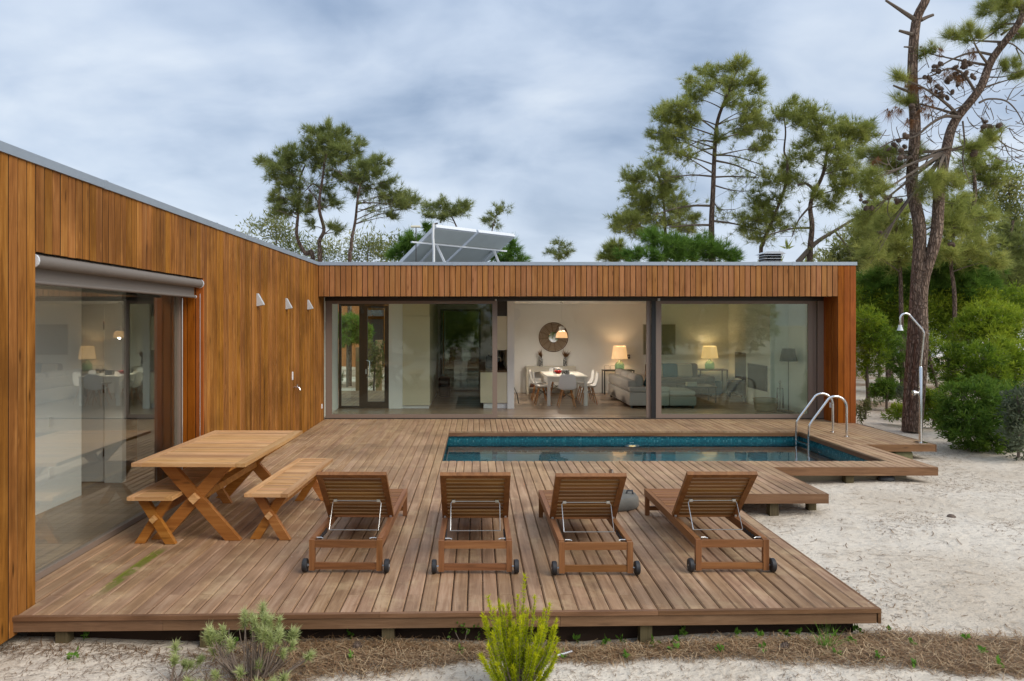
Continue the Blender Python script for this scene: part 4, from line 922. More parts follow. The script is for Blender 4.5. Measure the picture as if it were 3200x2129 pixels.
for i, (x_, y_, lb) in enumerate(((2.35, 19.75, 'nearer black and white printed napkin box on the dining table'), (2.22, 20.55, 'farther black and white printed napkin box on the dining table'))):
    nbx = thing('napkin_box', lb, 'box', (x_, y_, .757), R(12 * i), group='printed boxes on the dining table'); MB().box(-.10, .10, -.07, .07, 0, .12).build('box', 'pattern', nbx); MB().box(-.07, .07, -.03, .03, .1205, .135).build('napkins', 'plastic', nbx)
bw_ = thing('red_bowl', 'red bowl on the dining table', 'bowl', (2.2, 20.15, .757)); MB().lathe([(.05, 0), (.06, .01), (.13, .075), (.135, .08), (.12, .075), (.04, .015)], seg=20).build('bowl', 'red', bw_, smooth=True); MB().lathe([(.055, 0.0), (.055, .008), (.05, .008)], seg=20).build('foot', 'red', bw_)
# pendant
pd = thing('pendant_lamp', 'lit pendant lamp hanging over the dining table', 'lamp', (2.30, 20.2, 1.725))
MB().lathe([(.165, 0), (.165, .005), (.150, .09), (.125, .15), (.085, .18), (.078, .182)], seg=28, cap=False).build('shade', 'pend_lit', pd, smooth=True)
MB().lathe([(.078, .183), (.078, .30), (.02, .31)], seg=20).build('neck', 'plastic', pd, smooth=True); MB().tube([(0, 0, .31), (0, 0, .96)], .004, 6).build('cable', 'plastic', pd); MB().lathe([(.05, .935), (.05, .974)], seg=14).build('ceiling_rose', 'plastic', pd)
ld_ = bpy.data.lights.new('pendant_light', 'POINT'); ld_.energy = 46; ld_.color = (1.0, .90, .77); ld_.shadow_soft_size = .05; lo = bpy.data.objects.new('pendant_light', ld_); COL.objects.link(lo); lo.location = (0, 0, .035); lo.parent = pd
# wall mirror of woven rattan
mc = px(1729.7, 1054, 22.66); mr = thing('rattan_mirror', 'round wall mirror with a wide woven rattan ring', 'mirror', (mc.x, 22.69, mc.z))
MB().lathe([(.155, -.005), (.155, -.018), (.0001, -.018)], ax='Y', seg=28).build('mirror_glass', 'mirror', mr)
MB().lathe([(.16, -.002), (.42, -.002), (.42, -.008), (.16, -.008)], ax='Y', seg=36).build('weave', 'rattan2', mr)
for r_ in (.165, .21, .255, .30, .345, .39, .438): 
    c8 = [(r_ * math.cos(2 * math.pi * k / 30), -.018, r_ * math.sin(2 * math.pi * k / 30)) for k in range(31)]; MB().tube(c8, .008 if r_ < .42 else .014, 5, False).build('ring', 'rattan', mr)
for k in range(12): a = R(30 * k + 8); MB().tube([(.16 * math.cos(a), -.02, .16 * math.sin(a)), (.44 * math.cos(a), -.02, .44 * math.sin(a))], .009, 5).build('spoke', 'rattan', mr)
# console table with vases and books
cs = thing('console_table', 'pale stone coloured console table against the back wall', 'console table', (2.22, 22.47, .001))
MB().box(-.74, .74, -.19, .19, .78, .82).build('top', 'console', cs); MB().box(-.70, .70, -.17, .17, .66, .779).build('apron', 'console', cs); MB().box(-.68, .68, -.165, .165, .16, .19).build('shelf', 'console', cs)
for sx in (-1, 1):
    for sy in (-1, 1): MB().box(sx * .70 - .03, sx * .70 + .03, sy * .155 - .03, sy * .155 + .03, 0, .779).build('leg', 'console', cs)
for i, (x_, lb) in enumerate(((1.93, 'left patterned vase of dried grass on the console'), (2.66, 'right patterned vase of dried grass on the console'))):
    vz = thing('vase', lb, 'vase', (x_, 22.43, .822), group='vases on the console'); MB().lathe([(.055, 0), (.06, .02), (.06, .20), (.035, .25), (.035, .27)], seg=14).build('vase', 'pattern', vz, smooth=True)
    C = np.array([(random.uniform(-.02, .03), 0, .27) for _ in range(7)]); D = np.tile([(.25 * (i * 2 - 1), 0, 1.0)], (7, 1)); V, tt = tufts(C, D, 10, .17, .02, .35, np.full(7, .4)); tri_mesh('dried_grass', V, tt, 'deadneedle', vz)
bkst = thing('book_stack', 'stack of dark red books on the console shelf', 'books', (1.74, 22.45, .192)); 
for k in range(3): MB().box(-.14 + .01 * k, .13 - .01 * k, -.1, .1, .035 * k, .035 * k + .033).build('book', 'book', bkst)
# sofas
s1 = thing('corner_sofa', 'grey fabric corner sofa with its back to the dining table', 'sofa', (3.8, 18.57, .001))
MB().rbox(0, 1.0, 0, 3.0, .06, .40, .04).build('base', 'sofa', s1, smooth=True); MB().rbox(0.0, .22, .20, 3.0, .401, .68, .05).build('backrest', 'sofa', s1, smooth=True); MB().rbox(.0, 1.0, .0, .20, .402, .53, .04).build('armrest', 'sofa', s1, smooth=True)
MB().rbox(1.001, 1.68, 0, .95, .06, .30, .04).build('chaise', 'sofa', s1, smooth=True); MB().rbox(1.0, 1.66, .01, .94, .302, .44, .05).build('chaise_cushion', 'sofa', s1, smooth=True)
for k in range(3): MB().rbox(.22, .98, .22 + k * .92, 1.12 + k * .92, .405, .50, .04).build('seat_cushion', 'sofa', s1, smooth=True)
for k in range(3): MB().rbox(.16, .42, .26 + k * .90, 1.12 + k * .90, .46, .82, .10, 3, Matrix.Translation((0, 0, 0))).build('back_cushion', 'sofa', s1, smooth=True)
for nm_, b_ in (('foot', (.05, .1, .05, .1)), ('foot', (.9, .95, .05, .1)), ('foot', (.05, .1, 2.9, 2.95)), ('foot', (1.58, 1.63, .05, .1))): MB().box(*b_, 0, .0595).build(nm_, 'black', s1)
cu = MB().rbox(-.06, .06, -.22, .22, 0, .42, .05, 3, Matrix.Rotation(R(18), 4, 'Y')).build('teal_cushion', 'teal', smooth=True); cu.location = (4.34, 19.05, .50); tag(cu, 'teal cushion leaning on the grey corner sofa', 'cushion')
s2_ = thing('brown_sofa', 'brown fabric sofa against the back wall of the living room', 'sofa', (5.05, 21.5, .001))
MB().rbox(0, 1.85, 0, .95, .08, .40, .05).build('base', 'sofab', s2_, smooth=True); MB().rbox(0.0, 1.55, .70, .95, .401, .92, .08, 3).build('backrest', 'sofab', s2_, smooth=True); MB().rbox(1.56, 1.85, 0, .95, .402, .58, .07, 3).build('armrest', 'sofab', s2_, smooth=True); MB().rbox(0, 1.54, .02, .70, .403, .52, .05).build('seat_cushion', 'sofab', s2_, smooth=True)
for x_ in (.06, 1.7):
    for y_ in (.05, .85): MB().box(x_, x_ + .06, y_, y_ + .06, 0, .079).build('foot', 'black', s2_)
for (x_, m_, lb) in ((5.28, 'cushion', 'pale cushion at the left of the brown sofa'), (5.72, 'teal', 'dark teal cushion in the middle of the brown sofa'), (6.15, 'cushion', 'pale cushion at the right of the brown sofa')):
    cu = MB().rbox(-.22, .22, -.06, .06, 0, .40, .05, 3, Matrix.Rotation(R(-15), 4, 'X')).build('cushion', m_, smooth=True); cu.location = (x_, 22.02, .53); tag(cu, lb, 'cushion')
ct = thing('coffee_table', 'low black coffee table between the sofas', 'coffee table', (5.95, 20.2, .001)); MB().box(-.45, .45, -.35, .35, .40, .43).build('top', 'black', ct)
for sx in (-1, 1):
    for sy in (-1, 1): MB().box(sx * .42 - .015, sx * .42 + .015, sy * .32 - .015, sy * .32 + .015, 0, .3995).build('leg', 'black', ct)
bx_ = thing('small_box', 'small pale box on the coffee table', 'box', (5.78, 20.1, .432)); MB().box(-.13, .13, -.08, .08, 0, .09).build('box', 'cushion', bx_); MB().box(-.132, .132, -.082, .082, .0905, .10).build('lid', 'cushion', bx_)
def side_table(x0, x1, y0, y1, h, lb):
    t = thing('side_table', lb, 'side table', ((x0 + x1) / 2, (y0 + y1) / 2, .001), group='black metal side tables'); hx, hy = (x1 - x0) / 2, (y1 - y0) / 2
    MB().box(-hx, hx, -hy, hy, h - .03, h).build('top', 'black', t)
    for sx in (-1, 1):
        for sy in (-1, 1): MB().box(sx * (hx - .02) - .015, sx * (hx - .02) + .015, sy * (hy - .02) - .015, sy * (hy - .02) + .015, 0, h - .0305).build('leg', 'black', t)
side_table(3.77, 4.68, 22.1, 22.55, .72, 'black metal side table behind the grey sofa with the amber lamp')
side_table(6.62, 7.45, 22.1, 22.6, .74, 'black metal side table at the right with a pale lamp')
def table_lamp(x_, y_, z_, lb, r_, hs, lit):
    t = thing('table_lamp', lb, 'lamp', (x_, y_, z_), group='glass based table lamps')
    MB().lathe([(.10, 0), (.14, .03), (.145, .15), (.10, .23), (.04, .27), (.035, .31)], seg=22).build('glass_base', 'demijohn', t, smooth=True)
    MB().tube([(0, 0, .30), (0, 0, .36)], .012, 8).build('stem', 'steel', t)
    MB().lathe([(r_, .33), (r_ * .78, .33 + hs)], seg=28, cap=False).build('shade', 'shade_lit', t, smooth=True)
    l = bpy.data.lights.new('lamp_light', 'POINT'); l.energy = lit; l.color = (1.0, .68, .38); l.shadow_soft_size = .06; o = bpy.data.objects.new('lamp_light', l); COL.objects.link(o); o.location = (0, 0, .33 + hs * .55); o.parent = t
table_lamp(4.27, 22.3, .722, 'table lamp with lit amber shade and green glass base behind the grey sofa', .24, .38, 4.5)
table_lamp(6.98, 22.35, .742, 'table lamp with pale shade and green glass base at the right', .25, .36, 3)
fb = thing('photo_frames', 'small wire photo frames on the side table beside the lamp', 'frames', (3.92, 22.35, .722)); 
for k in range(2):
    a = .18 * k - .02; MB().tube([(a - .07, 0, 0), (a + .07, 0, 0), (a + .07, 0, .12), (a - .07, 0, .12), (a - .07, 0, 0)], .005, 5).build('frame', 'black', fb)
sw = thing('wall_switch', 'dark thermostat on the wall by the amber lamp', 'switch', (4.62, 22.698, 1.1)); MB().box(-.04, .04, -.02, 0, -.06, .06).build('plate', 'black', sw); MB().box(-.02, .02, -.024, -.0202, -.02, .03).build('screen', 'galv', sw)
pc = thing('wall_picture', 'square woven picture on the living room back wall', 'picture', (5.55, 22.698, 1.62)); MB().box(-.48, .48, -.03, 0, -.45, .45).build('canvas', 'picture', pc); MB().box(-.5, .5, -.02, -.001, -.47, .47).build('frame', 'console', pc)
bb = thing('blue_bag', 'dark blue canvas bag under the right side table', 'bag', (7.0, 22.2, .001)); MB().rbox(-.26, .26, -.14, .14, 0, .40, .04, 2).build('body', 'bluefab', bb, smooth=True); MB().tube([(-.08, 0, .39), (-.06, 0, .47), (.06, 0, .47), (.08, 0, .39)], .01, 6).build('handle', 'black', bb)
tvs = thing('tv_stand', 'wooden television stand beside the fireplace', 'tv stand', (7.40, 20.75, .001)); MB().box(-.22, .24, -.62, .62, .46, .50).build('top', 'darkwood', tvs); MB().box(-.22, .24, -.62, .62, .14, .17).build('bottom_shelf', 'darkwood', tvs)
for y_ in (-.62, -.2, .58): MB().box(-.22, .24, y_, y_ + .04, .171, .459).build('divider', 'darkwood', tvs)
MB().box(.20, .24, -.57, .57, .172, .458).build('back_panel', 'black', tvs)
for y_ in (-.57, .57): MB().box(-.18, -.14, y_ - .02, y_ + .02, 0, .139).build('leg', 'darkwood', tvs); MB().box(.16, .20, y_ - .02, y_ + .02, 0, .139).build('leg', 'darkwood', tvs)
tv = thing('television', 'black flat television standing on the wooden stand', 'television', (7.40, 20.72, .502)); MB().box(-.03, .0, -.58, .58, .06, .80).build('screen', 'black', tv); MB().box(-.035, -.0302, -.56, .56, .08, .78).build('display', 'brownalu', tv); MB().box(-.12, .12, -.2, .2, 0, .015).build('foot', 'black', tv); MB().box(-.02, .01, -.04, .04, .0152, .06).build('neck', 'black', tv)
fll = thing('floor_lamp', 'floor lamp with dark drum shade by the right window', 'lamp', (7.42, 17.75, .001)); MB().lathe([(.13, 0), (.13, .015), (.02, .025)], seg=20).build('foot', 'black', fll); MB().tube([(0, 0, .02), (0, 0, 1.27)], .010, 8).build('stem', 'black', fll); MB().lathe([(.20, 1.22), (.145, 1.52)], seg=26, cap=False).build('shade', 'terracotta_dark', fll, smooth=True)
bsk = thing('log_basket', 'round wicker basket in front of the chimney breast', 'basket', (6.98, 18.02, .001)); MB().lathe([(.22, 0), (.25, .02), (.285, .30), (.27, .30), (.23, .05)], seg=26).build('basket', 'wicker', bsk, smooth=True)
for k in range(4): MB().lathe([(.245 + .012 * k, .04 + .08 * k), (.262 + .012 * k, .055 + .08 * k), (.248 + .012 * k, .07 + .08 * k)], seg=26).build('band', 'wicker', bsk, smooth=True)
fts = thing('fire_irons', 'black fireplace tool set on a stand', 'fire tools', (7.30, 17.95, .001)); MB().lathe([(.11, 0), (.11, .02), (.015, .03)], seg=16).build('foot', 'black', fts); MB().tube([(0, 0, .02), (0, 0, .66), (-.025, 0, .70), (0, 0, .74), (.025, 0, .70), (0, 0, .665)], .010, 6).build('stem', 'black', fts)
for k in range(4): a = k * math.pi / 2 + .4; MB().tube([(.09 * math.cos(a), .09 * math.sin(a), .56), (.10 * math.cos(a), .10 * math.sin(a), .08)], [.008, .028], 8).build('tool', 'black', fts)
for a in (0.4, 0.4 + math.pi / 2): MB().tube([(.1 * math.cos(a), .1 * math.sin(a), .56), (-.1 * math.cos(a), -.1 * math.sin(a), .56)], .007, 6).build('arm', 'black', fts)

# ================================================================== PLANTS
def tube_pts(pts, n=5):
    # Catmull-Rom through the given points
    P = [Vector(p) for p in pts]; P = [P[0] * 2 - P[1]] + P + [P[-1] * 2 - P[-2]]; out = []
    for i in range(1, len(P) - 2):
        for k in range(n):
            t = k / n
            out.append(0.5 * ((2 * P[i]) + (P[i + 1] - P[i - 1]) * t + (2 * P[i - 1] - 5 * P[i] + 4 * P[i + 1] - P[i + 2]) * t * t + (3 * P[i] - P[i - 1] - 3 * P[i + 1] + P[i + 2]) * t ** 3))
    out.append(P[-2]); return out
def zoomer(s, ox, oy): return lambda x, y: (ox + x / s, oy + y / s)
def pine(label, Z, Y, trunk, r0, r1, pads, mat='pine', bark='barkf', seed=1, dens=1.4, nl=.24, nw=.015, nn=20, tint0=.55, depth=.8, group=None, limbs=(), start=.30, name='pine_tree', droop=0.0, grow=1.28):
    rng = np.random.default_rng(seed); rs = random.Random(seed)
    tp = [px(*Z(*p), Y) for p in trunk]
    base = Vector((tp[0].x, Y, gz(tp[0].x, Y)))
    if tp[0].z > base.z + .3: tp = [Vector((tp[0].x + (tp[0].x - tp[1].x) * .3, Y, base.z - .1))] + tp
    for i in range(1, len(tp)): tp[i].y += rs.uniform(-.15, .15) * i * .4
    root = thing(name, label, 'tree', (tp[0].x, tp[0].y, base.z), group=group, world=True)
    sp = tube_pts(tp, 5); n = len(sp); px_m = Y / F
    zs, ze = Z(0, 0), Z(1, 0); k = (ze[0] - zs[0]) * px_m         # metres per zoom pixel
    rad = [(r0 * (1 - i / (n - 1)) + r1 * (i / (n - 1))) * k for i in range(n)]
    MB().tube(sp, rad, 10).build('trunk', bark, root, smooth=True)
    br = MB(); C = []; D = []; Tt = []
    ux = [(p.x, p.z) for p in sp]
    for lm in limbs:
        lp = tube_pts([px(*Z(q[0], q[1]), Y + (q[2] if len(q) > 2 else 0)) for q in lm[0]], 4)
        if not name.startswith('near'):
            for q in range(len(lp) // 3, len(lp)):
                for _ in range(3):
                    dv = Vector(rng.normal(size=3)) * .22; br.tube([lp[q], lp[q] + dv * 1.4], [.008, .005], 3, False); C.append(lp[q] + dv * 1.4); D.append((dv.x * 2, dv.y * 2, dv.z * 2 + .3)); Tt.append(tint0 + rng.normal() * .12)
        br.tube(lp, [lm[1] * k * (1 - i / (len(lp) - 1)) + lm[2] * k * i / (len(lp) - 1) for i in range(len(lp))], 7)
    allx = [px(*Z(p[0], p[1]), Y).x for p in pads]; cxm = sum(allx) / len(allx); Rw = max(abs(a - cxm) for a in allx) + .3
    for pd in pads:
        cu, cv, ru, rv = pd[:4]; ru *= grow; rv *= grow
        c0 = px(*Z(cu, cv), Y); dx = c0.x - cxm
        dy = math.sqrt(max(0, Rw * Rw - dx * dx)) * depth * rs.uniform(-.8, .8)
        c = px(*Z(cu, cv), Y + dy); R3 = (ru * k, max(ru, rv) * k * .9, rv * k)
        # attach to trunk
        hd = min((Vector(p) - c).length for p in sp)
        zt = c.z - hd * .30
        i0 = max(int(n * start), min(range(n), key=lambda i: abs(sp[i].z - zt)))
        a = sp[i0]; mid = (a + c) / 2 + Vector((rs.uniform(-.1, .1), rs.uniform(-.1, .1), hd * rs.uniform(.0, .14)))
        bp_ = bez(a, mid, c, 7); rb = min(rad[i0] * .42, .012 + .022 * hd)
        br.tube(bp_, [rb * (1 - .75 * i / 6) for i in range(7)], 5, False)
        ns = max(3, int(ru * rv * k * k * 70 * dens) + 3)
        for _ in range(ns):
            v = rng.normal(size=3); v = v / np.linalg.norm(v) * (rng.uniform(.45, 1.0) if rng.uniform() > .16 else rng.uniform(1.0, 1.45))
            e = c + Vector((v[0] * R3[0], v[1] * R3[1], v[2] * R3[2]))
            s0 = bp_[rs.choice((4, 5, 6))]
            m_ = (s0 + e) / 2 + Vector((0, 0, -.06 * (e - s0).length + rs.uniform(-.05, .05)))
            tw = bez(s0, m_, e, 4); br.tube(tw, [rb * .26, rb * .2, rb * .16, rb * .1], 3, False)
            dr = (e - s0).normalized()
            nt = 3 + int(rng.integers(0, 3))
            tb_ = tint0 + rng.normal() * .13 + (v[2]) * .06
            for q in range(nt):
                f_ = 1 - q * .17
                o = s0 * (1 - f_) + e * f_ + Vector(rng.normal(size=3) * .07 * min(1, R3[0] * 2))
                C.append(o); D.append((dr.x * .8, dr.y * .8, dr.z * .8 + .45 - droop)); Tt.append(tb_ + rng.normal() * .07)
    br.build('branches', 'twig', root, smooth=True)['kind'] = 'stuff'
    V, t = tufts(C, D, nn, nl, nw, .62, Tt, rng)
    tri_mesh('crown', V, t, mat, root)['kind'] = 'stuff'
    return root
ZB = zoomer(2.24, 1850, 150); ZL = zoomer(2.619, 750, 350); ZR = zoomer(1.7425, 2400, 0); ZD = zoomer(2.24, 2500, 800)

pine('tall layered pine tree rising behind the roof at centre right', ZB, 31, [(835, 1420), (838, 1200), (845, 1000), (862, 700), (885, 500), (935, 330), (965, 240), (1050, 120)], 23, 5,
     [(1040, 120, 70, 40), (950, 150, 60, 40), (780, 160, 55, 35), (650, 250, 60, 40), (760, 280, 70, 45), (900, 260, 80, 40), (1020, 250, 80, 45), (1140, 220, 50, 45), (1170, 290, 40, 40), (600, 400, 80, 50), (480, 450, 60, 40), (520, 500, 90, 50), (700, 350, 60, 50), (1100, 420, 80, 50), (960, 400, 50, 30), (1130, 470, 70, 50), (1080, 540, 80, 50), (620, 530, 100, 45), (450, 600, 60, 50), (560, 620, 110, 50), (480, 700, 70, 40), (720, 480, 60, 30), (620, 740, 70, 35), (1190, 560, 60, 40), (1050, 600, 70, 40), (1190, 690, 60, 50), (900, 620, 50, 30), (850, 190, 50, 35), (1000, 330, 60, 30)],
     seed=3, limbs=[([(850, 900), (700, 890), (560, 905)], 7, 3), ([(850, 905), (1000, 900), (1170, 910)], 7, 3), ([(865, 790), (1000, 820), (1160, 890)], 8, 3), ([(838, 1105), (700, 1105), (560, 1130), (440, 1170)], 9, 4), ([(838, 1240), (700, 1240), (540, 1255)], 9, 4), ([(835, 1210), (960, 1225), (1080, 1250), (1200, 1275)], 8, 3), ([(850, 1080), (900, 1130), (1000, 1130)], 5, 2), ([(860, 700), (760, 720), (640, 800)], 7, 3), ([(862, 660), (760, 650), (650, 700)], 7, 3), ([(870, 750), (1000, 760), (1200, 820)], 7, 3), ([(845, 960), (1000, 1000), (1150, 1000)], 6, 2)])
pine('lower pine tree to the left of the tall layered pine', ZB, 33, [(515, 1400), (512, 1250), (508, 1100), (475, 900), (440, 810)], 14, 4,
     [(430, 820, 90, 50), (300, 900, 90, 50), (480, 930, 110, 60), (280, 1000, 70, 60), (400, 1060, 130, 60), (330, 1140, 120, 60), (600, 1080, 80, 50), (620, 1150, 80, 40), (250, 1220, 100, 60), (170, 1200, 50, 40), (450, 1220, 110, 50), (310, 1290, 70, 40), (160, 1260, 40, 30), (720, 1190, 40, 40), (640, 1270, 80, 40), (520, 1000, 70, 50)], seed=5, tint0=.56, start=.2)
pine('slender forked pine tree between the tall pine and the leaning limb', ZB, 30, [(1180, 1480), (1200, 1380), (1235, 1255), (1320, 1080), (1340, 950), (1355, 800), (1375, 705), (1335, 600), (1350, 450)], 15, 4,
     [(1410, 390, 50, 40), (1330, 460, 70, 50), (1280, 500, 60, 40), (1450, 520, 60, 40), (1250, 640, 60, 50), (1380, 850, 100, 70), (1300, 930, 90, 50), (1400, 930, 80, 60), (1200, 920, 60, 50), (1280, 1050, 60, 30), (1180, 1100, 80, 60), (1150, 1030, 50, 40), (1220, 1140, 90, 50), (1300, 1170, 90, 50), (1150, 1200, 90, 50), (1080, 1270, 80, 50), (1300, 1260, 90, 50), (1180, 1330, 100, 40), (1040, 1180, 50, 40)], seed=8, dens=.9)
pine('spreading umbrella pine tree right of the slender pine with a long leaning limb', ZB, 29, [(1525, 1560), (1525, 1400), (1530, 1250), (1545, 1080), (1590, 900), (1640, 760), (1680, 660)], 24, 7,
     [(1540, 430, 80, 45), (1480, 520, 90, 50), (1600, 540, 80, 50), (1720, 540, 80, 50), (1820, 550, 80, 50), (1950, 560, 60, 50), (1900, 620, 80, 40), (1760, 620, 100, 50), (1700, 690, 80, 50), (1850, 680, 70, 50), (1480, 760, 80, 50), (1720, 780, 80, 50), (1800, 850, 70, 60), (1700, 880, 70, 50), (1850, 960, 70, 60), (1740, 980, 60, 60), (1580, 1030, 50, 40), (1680, 1090, 70, 50), (1480, 680, 60, 30), (1560, 620, 70, 40), (1430, 460, 50, 40)],
     seed=9, tint0=.52, limbs=[([(1440, 1500), (1560, 1370), (1700, 1280), (1930, 1140)], 20, 7), ([(1700, 1280), (1770, 1370), (1800, 1400)], 6, 2), ([(1530, 1260), (1400, 1265), (1230, 1310)], 9, 4), ([(1545, 1090), (1450, 1200), (1400, 1320)], 9, 3), ([(1560, 1000), (1500, 950), (1440, 960)], 11, 8)], start=.45)
pine('left pine of the trio behind the corner, with curved trunk', ZL, 29, [(600, 1230), (540, 1165), (490, 1090), (472, 1000), (490, 850), (492, 700), (502, 550), (520, 420)], 21, 6,
     [(180, 400, 50, 40), (260, 420, 50, 40), (340, 350, 70, 50), (430, 330, 70, 45), (400, 420, 80, 50), (500, 390, 70, 50), (300, 460, 60, 40), (260, 530, 50, 35), (380, 520, 80, 45), (360, 600, 70, 45), (450, 600, 70, 40), (290, 680, 60, 40), (430, 700, 80, 45), (310, 740, 60, 40), (280, 800, 40, 40), (325, 810, 40, 35), (480, 770, 60, 50), (420, 810, 50, 35), (540, 810, 50, 35), (550, 720, 40, 30)], mat='pinedark', seed=12, depth=.6)
pine('tallest pine of the trio behind the corner', ZL, 28.5, [(655, 1240), (650, 1120), (648, 1050), (680, 960), (660, 820), (662, 700), (690, 550), (708, 400), (725, 280)], 21, 6,
     [(560, 160, 50, 35), (640, 170, 50, 35), (710, 140, 50, 35), (780, 180, 70, 40), (870, 160, 50, 35), (620, 230, 80, 40), (730, 240, 90, 45), (840, 250, 60, 40), (600, 310, 80, 45), (700, 320, 90, 50), (820, 320, 80, 45), (940, 310, 60, 40), (990, 260, 35, 30), (650, 390, 80, 40), (900, 380, 70, 40), (800, 400, 80, 35), (750, 520, 60, 35), (850, 560, 60, 40), (620, 450, 50, 40), (740, 720, 60, 40), (780, 760, 40, 30), (720, 620, 50, 30), (590, 930, 40, 28), (640, 780, 30, 30), (770, 935, 50, 25), (810, 980, 40, 22)], mat='pinedark', seed=13, depth=.6, limbs=[([(670, 640), (600, 590), (540, 640)], 9, 4), ([(665, 780), (600, 680), (560, 640)], 8, 4)])
pine('right pine of the trio behind the corner, with a long right branch', ZL, 27.5, [(900, 1240), (908, 1130), (912, 1050), (937, 880), (965, 740), (988, 620), (1005, 540)], 18, 6,
     [(1090, 400, 50, 35), (1180, 400, 40, 35), (1020, 450, 60, 35), (1120, 450, 70, 35), (1060, 510, 90, 35), (950, 490, 60, 35), (1160, 500, 50, 30), (920, 540, 60, 30), (1010, 570, 80, 35), (1220, 570, 40, 30), (1180, 610, 40, 25), (1080, 630, 80, 35), (960, 670, 60, 35), (1180, 680, 70, 35), (1300, 670, 70, 35), (1400, 710, 60, 40), (1260, 740, 80, 35), (1350, 750, 60, 35), (1410, 780, 40, 25), (1240, 850, 50, 25)], mat='pinedark', seed=14, depth=.5, limbs=[([(965, 745), (1100, 745), (1260, 755)], 8, 3), ([(970, 795), (1050, 805), (1135, 812)], 4, 2), ([(990, 600), (900, 570), (800, 480)], 6, 3)])
pine('small round topped pine behind the solar collectors', ZL, 40, [(1800, 1150), (1790, 1000), (1740, 870), (1700, 830)], 9, 4,
     [(1560, 790, 60, 40), (1650, 760, 60, 40), (1720, 800, 70, 40), (1820, 770, 60, 35), (1860, 770, 30, 30), (1540, 850, 40, 30), (1800, 830, 50, 30), (1660, 860, 50, 30)], mat='pinedark', seed=15, dens=1.6, start=.4, nl=.24, limbs=[([(1640, 910), (1660, 850)], 6, 4)])
pine('thin sparse pine top right of the solar collectors', ZL, 38, [(2060, 1120), (2065, 960), (2100, 840)], 7, 3, [(2100, 790, 40, 30), (2170, 800, 40, 30), (2020, 880, 40, 40), (2080, 850, 50, 50), (2110, 930, 40, 30)], mat='pinedark', seed=16, dens=.7)
pine('small sparse pine top above the middle of the roof', ZL, 38, [(2610, 1240), (2612, 1150), (2610, 1100)], 7, 3, [(2600, 1080, 60, 30), (2540, 1130, 50, 25), (2670, 1130, 60, 28), (2700, 1150, 40, 25), (2580, 1180, 50, 25), (2640, 1190, 50, 25)], mat='pinedark', seed=17, dens=.7)
# young bright pines just behind the roof
def young(label, Z, Y, pads, seed, mat='pinebright', trunk=None, nl=.26, nw=.018, nn=26, tint0=.5, group='young green pines behind the roof'):
    cu = sum(p[0] for p in pads) / len(pads); vb = max(p[1] for p in pads)
    return pine(label, Z, Y, trunk or [(cu, vb + 60), (cu + 5, vb - 20), (cu, min(p[1] for p in pads))], 9, 3, pads, mat, 'barkf', seed, 1.6, nl, nw, nn, tint0, .5, group, name='young_pine', start=.25)
young('bright green young pine below the tall layered pine', ZB, 27, [(420, 1340, 60, 60), (560, 1400, 110, 60), (700, 1400, 110, 60), (850, 1430, 110, 55), (280, 1450, 70, 40), (450, 1460, 60, 40), (980, 1460, 60, 40), (640, 1460, 90, 40)], 21)
young('darker young pine at the left foot of the layered pine', ZB, 28, [(130, 1430, 45, 50), (170, 1400, 40, 40), (100, 1470, 50, 30), (200, 1470, 50, 30)], 22, 'pine')
young('bright green young pine left of the solar collectors', ZL, 22, [(1400, 1050, 45, 60), (1330, 1120, 65, 70), (1280, 1180, 50, 40), (1450, 1080, 60, 60), (1530, 960, 30, 40), (1400, 1160, 70, 50)], 23, nl=.22)
young('bright green young pine right of the solar collectors', ZL, 23, [(2090, 1180, 60, 50), (2230, 1150, 55, 70), (2260, 1210, 60, 40), (2150, 1210, 60, 40)], 24, nl=.22)
